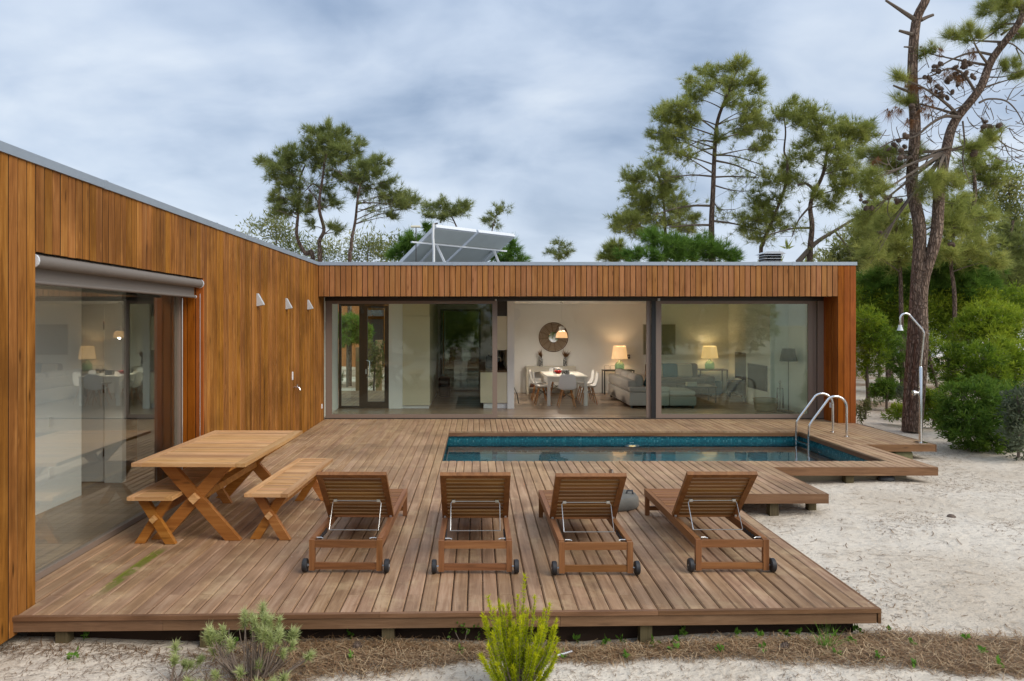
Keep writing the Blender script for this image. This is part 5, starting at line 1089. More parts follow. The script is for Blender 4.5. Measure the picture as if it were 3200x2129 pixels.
# leafy trees
def leafy(label, Z, Y, pads, seed, mat='euc', ll=.16, lw=.05, nn=9, dens=1.0, tint0=.5, name='eucalyptus_tree', group=None, trunk=None, size=.16, depth=.6, bark='twig', r=(7, 3), grow=1.0):
    rng = np.random.default_rng(seed); rs = random.Random(seed)
    k = (Z(1, 0)[0] - Z(0, 0)[0]) * Y / F
    cu = sum(p[0] for p in pads) / len(pads); vb = max(p[1] + p[3] for p in pads); vt = min(p[1] for p in pads)
    tp = [px(*Z(*p), Y) for p in (trunk or [(cu, vb), (cu + 8, (vb + vt) / 2), (cu - 5, vt)])]
    b0 = gz(tp[0].x, Y); 
    if tp[0].z > b0 + .2: tp = [Vector((tp[0].x, Y, b0 - .05))] + tp
    root = thing(name, label, 'tree' if 'tree' in name else 'shrub', (tp[0].x, Y, b0), group=group, world=True)
    sp = tube_pts(tp, 4); n = len(sp)
    MB().tube(sp, [r[0] * k * (1 - i / n) + r[1] * k * i / n for i in range(n)], 7).build('trunk', bark, root, smooth=True)
    br = MB(); C = []; D = []; Tt = []
    for cu_, cv, ru, rv in pads:
        ru *= grow; rv *= grow
        c = px(*Z(cu_, cv), Y + rs.uniform(-1, 1) * depth * ru * k * 1.2); R3 = (ru * k, ru * k * .9, rv * k)
        i0 = min(range(n), key=lambda i: abs(sp[i].z - (c.z - .3 * (sp[i] - c).length)))
        bp_ = bez(sp[i0], (sp[i0] + c) / 2 + Vector((0, 0, .1)), c, 5); br.tube(bp_, [.5 * r[1] * k * (1.2 - .2 * i) for i in range(5)], 4, False)
        nc = max(6, int(ru * rv * k * k * 420 * dens))
        v = rng.normal(size=(nc, 3)); v = v / np.linalg.norm(v, axis=1, keepdims=True) * (rng.uniform(.25, 1.0, (nc, 1)) ** .6)
        e = np.array(c) + v * np.array(R3)
        for q in range(0, nc, 3): br.tube([bp_[3], Vector(e[q])], [r[1] * k * .25, r[1] * k * .1], 3, False)
        C.append(e); D.append(v * .6 + np.array([0, 0, .25])); Tt.append(tint0 + rng.normal() * .17 + v[:, 2] * .14 + rng.normal(size=nc) * .19)
    br.build('branches', bark, root, smooth=True)['kind'] = 'stuff'
    V, t = leaves(np.concatenate(C), np.concatenate(D), nn, ll, lw, .62, np.concatenate(Tt), size, rng)
    tri_mesh('crown', V, t, mat, root, quads=True)['kind'] = 'stuff'; return root
leafy('pale airy eucalyptus tree at the left above the wing roof', ZL, 40, [(280, 910, 80, 50), (330, 960, 80, 50), (260, 1020, 60, 50), (380, 1040, 70, 50), (420, 1110, 80, 40), (60, 985, 40, 30), (150, 950, 60, 30), (470, 1150, 60, 30)], 31, ll=.3, lw=.06, nn=7, size=.3, dens=.5)
leafy('pale eucalyptus tree between the curved pine and the tall pine', ZL, 42, [(560, 1090, 45, 40), (700, 1120, 60, 50), (770, 1150, 60, 40), (600, 1180, 60, 30), (720, 1190, 90, 30)], 32, ll=.3, lw=.06, nn=7, size=.3, dens=.5)
leafy('pale eucalyptus tree right of the trio of pines', ZL, 41, [(880, 1060, 50, 28), (1000, 1110, 70, 50), (1100, 1130, 80, 50), (1080, 1080, 50, 40), (960, 1190, 100, 40), (1180, 1180, 90, 40), (1110, 1030, 40, 20)], 33, ll=.3, lw=.06, nn=7, size=.3, dens=.5)
leafy('pale eucalyptus tree touching the young pine by the collectors', ZL, 43, [(1260, 1090, 60, 40), (1240, 1140, 70, 40), (1300, 1170, 60, 40)], 34, ll=.3, lw=.06, nn=7, size=.3, dens=.5)
leafy('yellowish eucalyptus tree behind the right house corner', ZR, 38, [(430, 1370, 80, 50), (380, 1420, 70, 40), (480, 1430, 80, 60), (540, 1480, 80, 60), (330, 1450, 60, 40), (520, 1380, 60, 40)], 35, ll=.28, lw=.07, nn=8, size=.28, dens=.6)
leafy('pale eucalyptus tree behind the twin pine trunks', ZR, 36, [(700, 1290, 80, 70), (640, 1350, 60, 60), (720, 1420, 70, 70), (600, 1430, 70, 60), (760, 1500, 70, 60), (660, 1500, 80, 60)], 36, ll=.26, lw=.07, nn=8, size=.28, dens=.6)
leafy('tall airy eucalyptus tree at the far right edge', ZR, 32, [(1300, 970, 70, 40), (1350, 1010, 60, 50), (1250, 1040, 60, 40), (1320, 1080, 80, 50), (1260, 1150, 80, 50), (1350, 1170, 70, 60), (1300, 1240, 90, 50), (1370, 1280, 60, 60)], 37, ll=.22, lw=.06, nn=8, size=.24, dens=.55)

# --- the two near pines on the right
YN = 16.4
f1 = pine('straight near pine trunk with broken branch stubs beside the shower', ZR, YN, [(768, 2350), (790, 1900), (803, 1560), (808, 1250), (812, 1000), (808, 700), (806, 400), (812, 120), (845, 0), (872, -120), (880, -400), (900, -700)], 37, 16,
     [(880, -640, 160, 90), (1000, -560, 140, 80), (760, -560, 140, 80), (900, -460, 120, 60)], mat='pine', bark='bark', seed=41, nl=.24, nw=.010, nn=26, start=.8, depth=.5, name='near_pine',
     limbs=[([(800, 108), (720, 55), (640, 2)], 13, 6), ([(785, 188), (750, 178), (714, 168)], 11, 7), ([(785, 258), (740, 256)], 6, 4), ([(792, 510), (740, 490), (682, 466)], 9, 5), ([(835, 110), (865, 95), (900, 82)], 11, 8), ([(820, 90), (850, 50)], 8, 4), ([(830, 258), (836, 254)], 6, 4)])
def cone_mesh(): 
    m_ = MB(); m_.ell((0, 0, 0), (.042, .042, .075), 8, 6)
    for i in range(7):
        z_ = -.06 + i * .019; r_ = .046 * math.sqrt(max(.05, 1 - (z_ / .085) ** 2))
        for k in range(7):
            a = 2 * math.pi * (k + .5 * (i % 2)) / 7; c, s = math.cos(a), math.sin(a)
            m_.add([(r_ * .7 * c - .013 * s, r_ * .7 * s + .013 * c, z_), (r_ * .7 * c + .013 * s, r_ * .7 * s - .013 * c, z_), (r_ * 1.35 * c, r_ * 1.35 * s, z_ + .012)], [(0, 1, 2)])
    me = m_.mesh('pine_cone', False); me.materials.append(M['cone']); return me
CONE = cone_mesh()
f2_limbs = [([(1045, 640), (960, 635), (880, 680), (800, 745), (700, 760), (610, 805)], 16, 5), ([(1130, 500), (1060, 400), (980, 375), (870, 420), (730, 440)], 13, 5), ([(1225, 300), (1120, 285), (1000, 325), (880, 400)], 13, 5),
    ([(1150, 560), (1200, 540), (1290, 548), (1350, 600), (1400, 690)], 10, 4), ([(1160, 640), (1200, 700), (1290, 790), (1400, 830)], 9, 4), ([(1270, 190), (1330, 150), (1420, 110)], 11, 5), ([(1290, 130), (1200, 200), (1130, 240)], 9, 4), ([(1250, 240), (1330, 240), (1430, 330)], 9, 4),
    ([(1060, 660), (1070, 780), (1060, 880), (1100, 1000)], 8, 4), ([(1000, 800), (900, 830), (850, 900), (800, 960)], 10, 4), ([(960, 960), (880, 1000), (780, 1060), (640, 1080)], 10, 4), ([(900, 1230), (840, 1270), (800, 1330)], 6, 3), ([(660, 1080), (650, 1150), (670, 1200)], 5, 2), ([(1100, 560), (1010, 600), (930, 640), (860, 620)], 8, 3),
    ([(1350, 260), (1380, 350), (1330, 420), (1290, 470)], 6, 2), ([(1300, 550), (1340, 480), (1400, 440)], 5, 2), ([(1260, 750), (1300, 690), (1380, 690)], 5, 2), ([(1290, 790), (1320, 850), (1390, 860)], 5, 2), ([(1190, 420), (1270, 420), (1360, 400)], 7, 3), ([(900, 670), (880, 590), (830, 560)], 5, 2), ([(720, 760), (700, 700), (705, 690)], 4, 2)]
f2 = pine('leaning near pine full of cones and bare twigs at the right', ZR, YN - .15, [(800, 2350), (826, 1900), (845, 1560), (893, 1300), (930, 1050), (985, 820), (1050, 650), (1145, 490), (1222, 320), (1290, 140), (1330, -60), (1370, -300)], 36, 13,
     [(560, 860, 80, 50), (640, 930, 90, 60), (540, 990, 70, 60), (610, 1050, 60, 40), (870, 1030, 70, 55), (800, 1060, 55, 45), (930, 980, 60, 45), (1000, 1010, 50, 40), (820, 830, 40, 40), (1000, 215, 40, 40), (1110, 190, 50, 45), (1190, 70, 45, 45), (1300, 30, 60, 50), (1380, 190, 45, 50), (1250, 20, 50, 40), (690, 420, 30, 30), (870, 290, 35, 35), (740, 550, 45, 40), (620, 1270, 60, 70), (560, 1400, 60, 60), (500, 1200, 50, 50), (1370, 60, 50, 60), (1210, 760, 50, 40), (1130, 800, 40, 30), (1320, 360, 40, 30), (640, 830, 50, 35), (1370, 420, 40, 25), (1240, 140, 50, 40)],
     mat='pine', bark='bark', seed=43, nl=.21, nw=.0058, nn=60, tint0=.55, start=.45, depth=.55, name='near_pine', limbs=[(a, b * .62, c * .6) for a, b, c in f2_limbs], dens=1.6, grow=1.0)
C = []; D = []; rs = random.Random(5)
for (cx, cy, rx, ry, n_) in ((740, 440, 40, 35, 9), (800, 450, 40, 35, 8), (690, 590, 40, 30, 8), (1010, 390, 50, 40, 12), (880, 550, 35, 35, 7), (850, 590, 30, 30, 5), (900, 450, 30, 30, 5), (590, 870, 20, 20, 4), (1100, 280, 40, 25, 5), (990, 960, 20, 20, 3), (760, 640, 25, 25, 4), (930, 280, 20, 20, 3)):
    for _ in range(n_):
        C.append(px(*ZR(cx + rs.uniform(-rx, rx), cy + rs.uniform(-ry, ry)), YN - .15 + rs.uniform(-.25, .25))); D.append((rs.uniform(-.3, .3), rs.uniform(-.3, .3), -.8))
V, t = tufts(C, D, 30, .19, .008, .38, np.random.default_rng(3).normal(.55, .18, len(C))); tri_mesh('dead_needles', V, t, 'deadneedle', f2)
for (cx, cy, n_, sp__) in ((930, 360, 4, 30), (1050, 380, 5, 40), (1100, 350, 4, 35), (1020, 450, 6, 45), (1090, 420, 5, 40), (880, 430, 4, 30), (810, 610, 5, 22), (800, 580, 3, 20), (950, 490, 4, 40), (980, 520, 4, 40), (1120, 545, 3, 25), (700, 790, 5, 60), (740, 850, 5, 40), (760, 740, 2, 15), (1120, 830, 5, 25), (530, 1085, 5, 40), (640, 1070, 4, 25), (690, 1100, 3, 30), (610, 1270, 2, 15), (560, 965, 3, 25), (1160, 690, 4, 40), (910, 380, 3, 20), (1220, 680, 3, 40), (1320, 370, 3, 40), (1010, 1330, 2, 20), (540, 1140, 3, 25)):
    for _ in range(n_):
        o = link('cone', CONE, None, f2); o.location = px(*ZR(cx + rs.uniform(-sp__, sp__), cy + rs.uniform(-sp__, sp__) * .6), YN - .15 + rs.uniform(-.3, .3)); o.rotation_euler = (rs.uniform(0, 6), rs.uniform(0, 6), 0)
        q_ = rs.uniform(.75, 1.15); o.scale = (q_, q_, q_)
# bare twig tangle of the leaning pine
tw = MB(); rs = random.Random(19)
for _ in range(170):
    u_, v_ = rs.choice(((rs.uniform(1150, 1420), rs.uniform(350, 880)), (rs.uniform(840, 1200), rs.uniform(330, 800)), (rs.uniform(620, 900), rs.uniform(680, 1120))))
    a = px(*ZR(u_, v_), YN - .15 + rs.uniform(-.4, .4)); d_ = Vector((rs.uniform(-1, 1), rs.uniform(-.6, .6), rs.uniform(-1, .7))).normalized() * rs.uniform(.25, .6)
    m_ = a + d_ * .5 + Vector((rs.uniform(-.1, .1), 0, rs.uniform(-.16, .04))); tw.tube(bez(a, m_, a + d_ + Vector((0, 0, .08)), 5), [.009, .008, .007, .005, .004], 4, False)
tw.build('bare_twigs', 'twig', f2, smooth=True)

# --- mid-ground trees on the right
pine('leaning pine tree in the right background', ZR, 26, [(1228, 1640), (1215, 1568), (1160, 1360), (1128, 1225), (1110, 1050), (1120, 900)], 24, 8,
     [(1050, 1130, 90, 55), (1130, 1100, 70, 55), (980, 1200, 80, 55), (1020, 1270, 80, 45), (1200, 900, 80, 50), (1150, 950, 90, 50), (1100, 850, 80, 60), (1180, 1180, 70, 40), (1200, 770, 50, 40), (1040, 980, 60, 40), (1230, 1000, 60, 40)], seed=51, nl=.2, nw=.014, nn=22, tint0=.5, limbs=[([(1140, 1280), (1060, 1330), (960, 1320)], 6, 2)])
pine('dark pine tree at the far right edge of the wood', ZR, 30, [(1330, 1700), (1335, 1500), (1330, 1300), (1335, 1200)], 18, 6, [(1330, 1270, 80, 60), (1300, 1400, 100, 70), (1370, 1450, 60, 80), (1380, 1330, 50, 60), (1270, 1470, 80, 50), (1340, 1540, 90, 50), (1250, 1330, 60, 40)], mat='pinedark', seed=52, dens=1.2)
young('broad young pine behind the near pine trunks', ZR, 24, [(1000, 1440, 110, 70), (900, 1480, 70, 70), (1100, 1490, 90, 60), (980, 1380, 70, 40), (930, 1560, 90, 60), (1060, 1570, 110, 60), (1160, 1560, 70, 50)], 53, nl=.24, group='young green pines at the right')
young('young pine left of the near pine trunks', ZR, 25, [(650, 1500, 90, 60), (740, 1500, 60, 50), (610, 1570, 80, 60), (700, 1580, 90, 50), (560, 1530, 60, 40)], 54, nl=.24, group='young green pines at the right')
pine('grey trunked pine left of the twin trunks', ZR, 27, [(660, 1640), (640, 1480), (600, 1250), (590, 1100), (560, 1000)], 15, 5, [(520, 1230, 60, 40), (600, 1200, 60, 40), (650, 1270, 60, 40), (560, 1320, 60, 50), (500, 1330, 50, 40), (570, 1120, 60, 40)], seed=55, tint0=.5)
pine('light green pine filling the gap left of the near trunks', ZR, 23.5, [(730, 1640), (720, 1450), (700, 1250), (690, 1120)], 13, 4, [(560, 1180, 70, 45), (640, 1150, 70, 45), (700, 1190, 70, 45), (610, 1250, 80, 45), (720, 1270, 80, 45), (540, 1290, 60, 45), (660, 1330, 80, 45), (750, 1350, 70, 45), (580, 1390, 80, 45), (690, 1420, 80, 45), (500, 1250, 50, 40), (740, 1140, 50, 40)], seed=56, tint0=.62, dens=1.1, start=.2)
pine('light green pine filling the gap right of the near trunks', ZR, 23, [(1010, 1640), (1000, 1450), (990, 1250), (1000, 1090)], 13, 4, [(940, 1150, 60, 45), (1010, 1110, 70, 45), (1090, 1160, 70, 45), (960, 1230, 70, 45), (1060, 1240, 80, 45), (1150, 1250, 70, 45), (930, 1310, 60, 45), (1020, 1330, 80, 45), (1120, 1340, 80, 45), (1200, 1330, 60, 45), (980, 1400, 70, 40), (1090, 1410, 80, 40), (1230, 1420, 70, 45), (1180, 1180, 60, 40)], seed=57, tint0=.62, dens=1.1, start=.2)
# far wood closing the view on the right and behind the house
rng = np.random.default_rng(77); V = []; T_ = []
def wood_mass(x0, x1, y0, y1, n, h0, h1, seed):
    r_ = np.random.default_rng(seed); C = []; D = []; Tt = []
    for _ in range(n):
        cx, cy = r_.uniform(x0, x1), r_.uniform(y0, y1); h = r_.uniform(h0, h1); tb_ = r_.normal(.5, .13)
        m = int(60); v = r_.normal(size=(m, 3)); v /= np.linalg.norm(v, axis=1, keepdims=True); v *= r_.uniform(.3, 1, (m, 1))
        c = np.array([cx, cy, gz(0, 0) + .012 * (cy - 24) + h * .58]) + v * np.array([h * .42, h * .42, h * .46])
        C.append(c); D.append(v + np.array([0, 0, .5])); Tt.append(np.full(m, tb_) + v[:, 2] * .1)
    return np.concatenate(C), np.concatenate(D), np.concatenate(Tt)
C, D, Tt = wood_mass(14, 75, 50, 80, 120, 4.0, 7.5, 1); V, t = tufts(C, D, 9, .75, .16, .7, Tt); o = tri_mesh('far_pine_wood', V, t, 'pine'); o['kind'] = 'stuff'
C, D, Tt = wood_mass(-60, 14, 60, 95, 90, 3.5, 6.0, 2); V, t = tufts(C, D, 9, .75, .16, .7, Tt); o = tri_mesh('far_pine_wood', V, t, 'pinedark'); o['kind'] = 'stuff'

# --- shrubs on the right (positions from the zoomed photo, distances from the ground they stand on)
def shrub(label, Y, pads, seed, mat='shrub', ll=.105, lw=.020, nn=17, dens=1.7, tint0=.5, size=.028, Z=ZD, group=None, name='shrub', r=(10, 4), trunk=None):
    return leafy(label, Z, Y, pads, seed, mat, ll, lw, nn, dens, tint0, name, group, trunk, size, .55, 'twig', r, 1.22)
shrub('tall yellow green rounded shrub at the back of the right thicket', 17.5, [(1330, 450, 150, 110), (1230, 470, 120, 90), (1450, 470, 120, 100), (1150, 560, 110, 90), (1300, 570, 160, 90), (1480, 600, 110, 90)], 61, tint0=.62)
shrub('wide green shrub in the middle of the right thicket', 15.2, [(1400, 700, 150, 110), (1250, 720, 140, 100), (1500, 740, 120, 110), (1120, 780, 110, 90), (1330, 830, 170, 90), (1480, 880, 120, 90), (1180, 880, 130, 80), (1050, 700, 70, 70)], 62, tint0=.52)
shrub('dense dark green shrub reaching the sand at the right', 13.9, [(1150, 990, 150, 100), (1290, 980, 140, 100), (1420, 1010, 120, 110), (1080, 1110, 110, 90), (1220, 1140, 150, 100), (1370, 1160, 130, 110), (1130, 1230, 120, 70), (1280, 1270, 150, 80), (1420, 1300, 110, 80), (1480, 1180, 80, 100), (1010, 1180, 60, 60), (1200, 1310, 110, 50)], 63, mat='shrubdark', tint0=.55)
shrub('grey green broad leaved shrub at the right edge', 12.9, [(1520, 1000, 70, 70), (1500, 1120, 70, 80), (1560, 1080, 70, 100), (1490, 1230, 70, 80), (1560, 1250, 70, 90), (1540, 1360, 70, 50)], 64, mat='olive', ll=.07, lw=.032, dens=1.7, nn=13)
shrub('green shrub beside the near pine trunk', 16.8, [(900, 1060, 60, 60), (960, 1000, 70, 60), (930, 1130, 70, 50), (1000, 1080, 60, 60), (890, 970, 40, 40)], 65, mat='shrub', tint0=.42)
shrub('tall slender shrub tree by the right house corner', 21, [(460, 430, 80, 60), (440, 520, 90, 70), (520, 560, 90, 80), (430, 640, 70, 80), (520, 680, 80, 80), (590, 620, 70, 70), (420, 760, 50, 80), (500, 780, 60, 50), (560, 490, 60, 60)], 66, trunk=[(478, 965), (470, 860), (470, 780), (490, 600)], r=(18, 5), tint0=.55, name='shrub_tree', dens=1.5)
shrub('dark shrub behind the shower head', 22, [(700, 640, 60, 70), (680, 740, 60, 70), (730, 800, 60, 70), (640, 720, 50, 60), (720, 560, 50, 60)], 67, mat='shrubdark', tint0=.5, trunk=[(735, 920), (735, 830), (720, 700)], r=(16, 5), name='shrub_tree', dens=1.3)
shrub('small rounded green shrub with pale dots beyond the house corner', 20.0, [(600, 930, 80, 55), (570, 960, 60, 45), (650, 960, 60, 45), (610, 900, 50, 35)], 68, mat='shrubdark', tint0=.62, dens=2.5)
shrub('grey low shrub left of the near pine trunk', 18.5, [(735, 960, 40, 40), (745, 990, 35, 35)], 69, mat='olive', dens=2.0)
shrub('low green bush at the foot of the near pine', 17.3, [(680, 1090, 45, 35), (650, 1110, 40, 25), (715, 1110, 35, 30)], 70, mat='shrub', tint0=.55, dens=2.0)
shrub('thin grassy shrub by the house corner', 17.2, [(430, 1100, 35, 40), (460, 1060, 30, 40), (500, 1040, 25, 40), (415, 1120, 25, 25)], 71, mat='oliveg', dens=1.2)
shrub('thin shrub stem with sparse leaves right of the near trunks', 20, [(900, 600, 40, 60), (960, 830, 50, 70), (900, 800, 40, 50), (1000, 640, 60, 60), (910, 720, 40, 60)], 72, trunk=[(960, 920), (930, 800), (900, 650), (890, 480)], r=(12, 6), tint0=.5, name='shrub_tree', dens=1.1)
shrub('green thicket beyond the shower, left part', 25, [(430, 300, 110, 80), (540, 380, 110, 80), (640, 330, 100, 80), (480, 470, 90, 70), (660, 470, 90, 70), (580, 560, 90, 70)], 74, dens=.8, ll=.12, lw=.035, size=.12, tint0=.55)
shrub('green thicket beyond the right shrubs', 24, [(1000, 330, 110, 80), (1120, 300, 120, 90), (1250, 330, 110, 80), (1400, 320, 120, 90), (1520, 340, 100, 90), (930, 470, 90, 70), (1080, 450, 110, 70), (1020, 560, 90, 70)], 75, dens=.8, ll=.12, lw=.035, size=.12, tint0=.55)
shrub('dark pine thicket at the back right', 32, [(980, 180, 120, 80), (1140, 150, 130, 90), (1300, 170, 120, 90), (1450, 190, 120, 90), (1540, 120, 90, 90), (640, 180, 120, 80), (520, 200, 100, 80), (740, 240, 90, 70)], 76, mat='pine', dens=.7, ll=.22, lw=.022, size=.16, tint0=.5)
shrub('green thicket far behind the near trunks', 28, [(560, 330, 120, 70), (660, 380, 100, 70), (480, 380, 90, 70), (720, 480, 80, 70), (950, 420, 90, 60), (1050, 380, 90, 60)], 73, dens=.7, ll=.13, lw=.04, size=.14, tint0=.58)
for i, (sd_, dx_, dy_) in enumerate((('dense dark green shrub reaching the sand at the right', 3.2, .6), ('wide green shrub in the middle of the right thicket', 3.4, .3), ('tall yellow green rounded shrub at the back of the right thicket', 3.6, .2))):
    src = [o for o in COL.objects if o.get('label') == sd_][0]; cp = copy_tree(src); cp.location = src.location + Vector((dx_, dy_, 0)); cp['label'] = ('dark', 'wide', 'tall')[i] + ' shrub continuing the thicket beyond the right edge'; cp['group'] = 'shrubs of the right thicket'
tag(MB().ell(tuple(px(2973, 1618, 9.2)), (.055, .055, .045), 9, 6).build('pine_cone', 'cone', smooth=False), 'single dark pine cone lying on the open sand', 'pine cone')
# --- behind the house, through the hall
ZH = zoomer(2.613, 950, 750)
shrub('bright green bush seen through the hall glazing', 27, [(290, 700, 70, 70), (400, 680, 70, 70), (470, 760, 80, 60), (340, 790, 90, 60), (270, 800, 50, 60)], 81, mat='pinebright', Z=ZH, ll=.16, lw=.02, dens=2.0, tint0=.6)
shrub('sparse olive shrub behind the hall door', 23.9, [(560, 900, 70, 60), (600, 1000, 60, 70), (520, 1000, 60, 60), (580, 1120, 70, 70), (520, 880, 50, 40), (640, 900, 50, 60)], 82, mat='oliveg', Z=ZH, ll=.08, lw=.02, dens=.9, tint0=.5)
shrub('sparse olive shrub behind the left hall pane', 24.2, [(260, 1010, 40, 60), (280, 1100, 40, 60), (250, 1170, 40, 40)], 83, mat='oliveg', Z=ZH, ll=.08, lw=.02, dens=1.0)
shrub('dark shrub behind the kitchen rear door', 27, [(1150, 700, 80, 90), (1280, 680, 100, 110), (1390, 720, 80, 100), (1220, 850, 100, 80), (1360, 880, 90, 80)], 84, mat='shrubdark', Z=ZH, ll=.12, lw=.04, dens=1.6, size=.1)
# --- trees behind the viewer, mirrored in the glazing
for i in range(17):
    r_ = np.random.default_rng(300 + i); x_ = -26 + 4.2 * i + r_.uniform(-1, 1); y_ = -15 - (i % 3) * 3.5; h_ = r_.uniform(4.2, 6.0)
    root = thing('pine_tree', 'pine tree behind the viewer mirrored in the glazing', 'tree', (x_, y_, -.25), group='pines behind the viewer')
    MB().tube([(0, 0, -.1), (.1, 0, h_ * .5), (0, .1, h_ * .9)], [.12, .09, .03], 7).build('trunk', 'barkf', root, smooth=True)
    m = 520; v = r_.normal(size=(m, 3)); v /= np.linalg.norm(v, axis=1, keepdims=True); v *= r_.uniform(.4, 1, (m, 1)); c = np.array([0, 0, h_ * .52]) + v * np.array([h_ * .55, h_ * .45, h_ * .48])
    V, t = tufts(c, v + np.array([0, 0, .4]), 12, .5, .09, .7, .5 + v[:, 2] * .2 + r_.normal(size=m) * .1); tri_mesh('crown', V, t, 'pine', root)['kind'] = 'stuff'

# ================================================================== FOREGROUND PLANTS
def yellow_bush():
    rng = np.random.default_rng(91); rs = random.Random(91)
    base = Vector((.27, 4.86, gz(.27, 4.86))); root = thing('yellow_green_bush', 'yellow green feathery bush in the centre foreground before the deck', 'shrub', base)
    st = MB(); C = []; D = []; Tt = []
    tips = [(0.075, .69), (-.30, .58), (-.24, .54), (-.185, .52), (-.145, .50), (-.09, .49), (.0, .59), (.165, .60), (.31, .57), (.27, .50), (.36, .45), (.40, .42), (-.36, .46), (-.33, .42), (-.26, .40), (.22, .44), (.05, .47), (.10, .50), (-.05, .44), (.15, .40), (.30, .36), (-.18, .38), (-.30, .33), (.0, .36), (.36, .33), (-.36, .28), (-.1, .30), (.2, .3), (.1, .25), (-.22, .22), (.41, .28), (-.38, .20), (.33, .2), (-.05, .2)]
    tips += [(rs.uniform(-.34, .38), rs.uniform(.12, .5)) for _ in range(26)]
    for (tx, tz) in tips:
        tx *= .64
        ty = rs.uniform(-.16, .16); tip = Vector((tx, ty, tz + .02)); b = Vector((tx * .12, ty * .2, 0)); mid = Vector((tx * .75, ty * .8, tz * .45))
        p = bez(b, mid, tip, 9); st.tube(p, [.006 * (1.1 - .1 * i) for i in range(9)], 4, False)
        for i in range(22):
            f = .36 + .64 * i / 21; q = b * (1 - f) ** 2 + mid * 2 * f * (1 - f) + tip * f * f
            dr = ((tip - mid) * f + (mid - b) * (1 - f)).normalized()
            C.append(q); D.append(dr * (.55 + .5 * f)); Tt.append(.22 + .62 * f ** 2 + rng.normal() * .08)
    st.build('stems', 'twigd', root); V, t = tufts(C, D, 20, .028, .0050, .5, Tt, rng); tri_mesh('foliage', V, t, 'yellow', root)
    for k in range(5): MB().tube([(rs.uniform(-.1, .1), 0, 0), (rs.uniform(-.15, .2), .02, rs.uniform(.25, .42))], [.007, .004], 5).build('dry_stem', 'twigd', root)
yellow_bush()
def silver_bush(name, label, base, tips, seed, nb=24, L=.042):
    rng = np.random.default_rng(seed); rs = random.Random(seed); base = Vector((base[0], base[1], gz(*base)))
    root = thing(name, label, 'shrub', base); st = MB(); C = []; D = []; Tt = []
    for (tx, tz) in tips:
        ty = rs.uniform(-.12, .12); tip = Vector((tx, ty, tz)); b = Vector((tx * .25 + rs.uniform(-.03, .03), ty * .3, 0)); mid = Vector((tx * .8, ty * .8, tz * .4)); p = bez(b, mid, tip, 8)
        st.tube(p, [.007 - .0006 * i for i in range(8)], 4, False)
        for _ in range(2):
            q = p[rs.randint(2, 5)]; st.tube([q, q + Vector((rs.uniform(-.05, .05), rs.uniform(-.05, .05), rs.uniform(.03, .09)))], [.003, .0015], 3, False)
        for i in range(7):
            f = .84 + .16 * i / 6; q = b * (1 - f) ** 2 + mid * 2 * f * (1 - f) + tip * f * f
            C.append(q); D.append((tip - mid).normalized() * (.3 + .12 * i)); Tt.append(.2 + .11 * i + rng.normal() * .08)
        for i in range(3):
            f = .5 + .1 * i; q = b * (1 - f) ** 2 + mid * 2 * f * (1 - f) + tip * f * f
    for _ in range(len(tips) * 2):
        tx, tz = rs.choice(tips); h_ = tz * rs.uniform(.5, .95); st.tube(bez(Vector((tx * .3 + rs.uniform(-.04, .04), rs.uniform(-.05, .05), 0)), Vector((tx * .7, rs.uniform(-.1, .1), h_ * .5)), Vector((tx * .9 + rs.uniform(-.05, .05), rs.uniform(-.12, .12), h_)), 5), [.005, .004, .0035, .003, .002], 3, False)
    st.build('stems', 'twigd', root); V, t = tufts(C, D, nb, L, .0055, .62, Tt, rng); tri_mesh('foliage', V, t, 'silver', root)
rs = random.Random(8)
tips = [(-.07, .44), (.02, .43), (.06, .40), (.12, .42), (.16, .39), (-.10, .40), (.10, .37), (.18, .33), (-.25, .36), (-.20, .37), (-.29, .33), (-.24, .28), (-.26, .24), (.24, .30), (.27, .25), (.22, .22), (.0, .38), (.05, .35), (-.13, .30), (.38, .17), (.14, .34), (.20, .36), (-.03, .41), (.08, .43), (.03, .46), (-.27, .37), (.14, .30), (.27, .30)]
silver_bush('silver_shrub', 'grey green shrub with woody stems before the deck at lower left', (-1.50, 5.02), tips, 101)
silver_bush('silver_shrub', 'low grey green sprigs at the bottom edge in front of the woody shrub', (-1.45, 4.86), [(-.32, .10), (-.26, .12), (-.1, .13), (.05, .10), (.15, .12), (.0, .14), (.2, .11), (-.4, .11)], 102)
silver_bush('silver_shrub', 'tiny sprig on the sand left of the woody shrub', (-2.02, 4.93), [(-.02, .20), (.02, .17), (.0, .13), (.10, .10), (.16, .12), (.05, .09)], 103)
# --- pine needle litter
rng = np.random.default_rng(55)
def litter(n, xs, ys, zs, L, W, tint, up=.22):
    a = rng.uniform(0, 2 * np.pi, n); l = L * rng.uniform(.55, 1.3, n); dx, dy = np.cos(a) * l / 2, np.sin(a) * l / 2; dz = rng.normal(size=n) * up * l / 2
    px_, py_ = -np.sin(a) * W / 2, np.cos(a) * W / 2
    c = np.stack([xs, ys, zs], 1); e = np.stack([dx, dy, dz], 1); q = np.stack([px_, py_, np.zeros(n)], 1)
    bow = np.stack([-np.sin(a), np.cos(a), np.zeros(n)], 1) * (rng.normal(size=n) * l * .10)[:, None] + np.array([0, 0, .003])
    A1, B1, C1 = c - e, c + bow, c + e
    V = np.stack([A1 - q, A1 + q, B1 + q, B1 - q, B1 - q, B1 + q, C1 + q, C1 - q], 1).reshape(-1, 3)
    return V, np.repeat(tint, 2)
GZ = np.vectorize(gz)
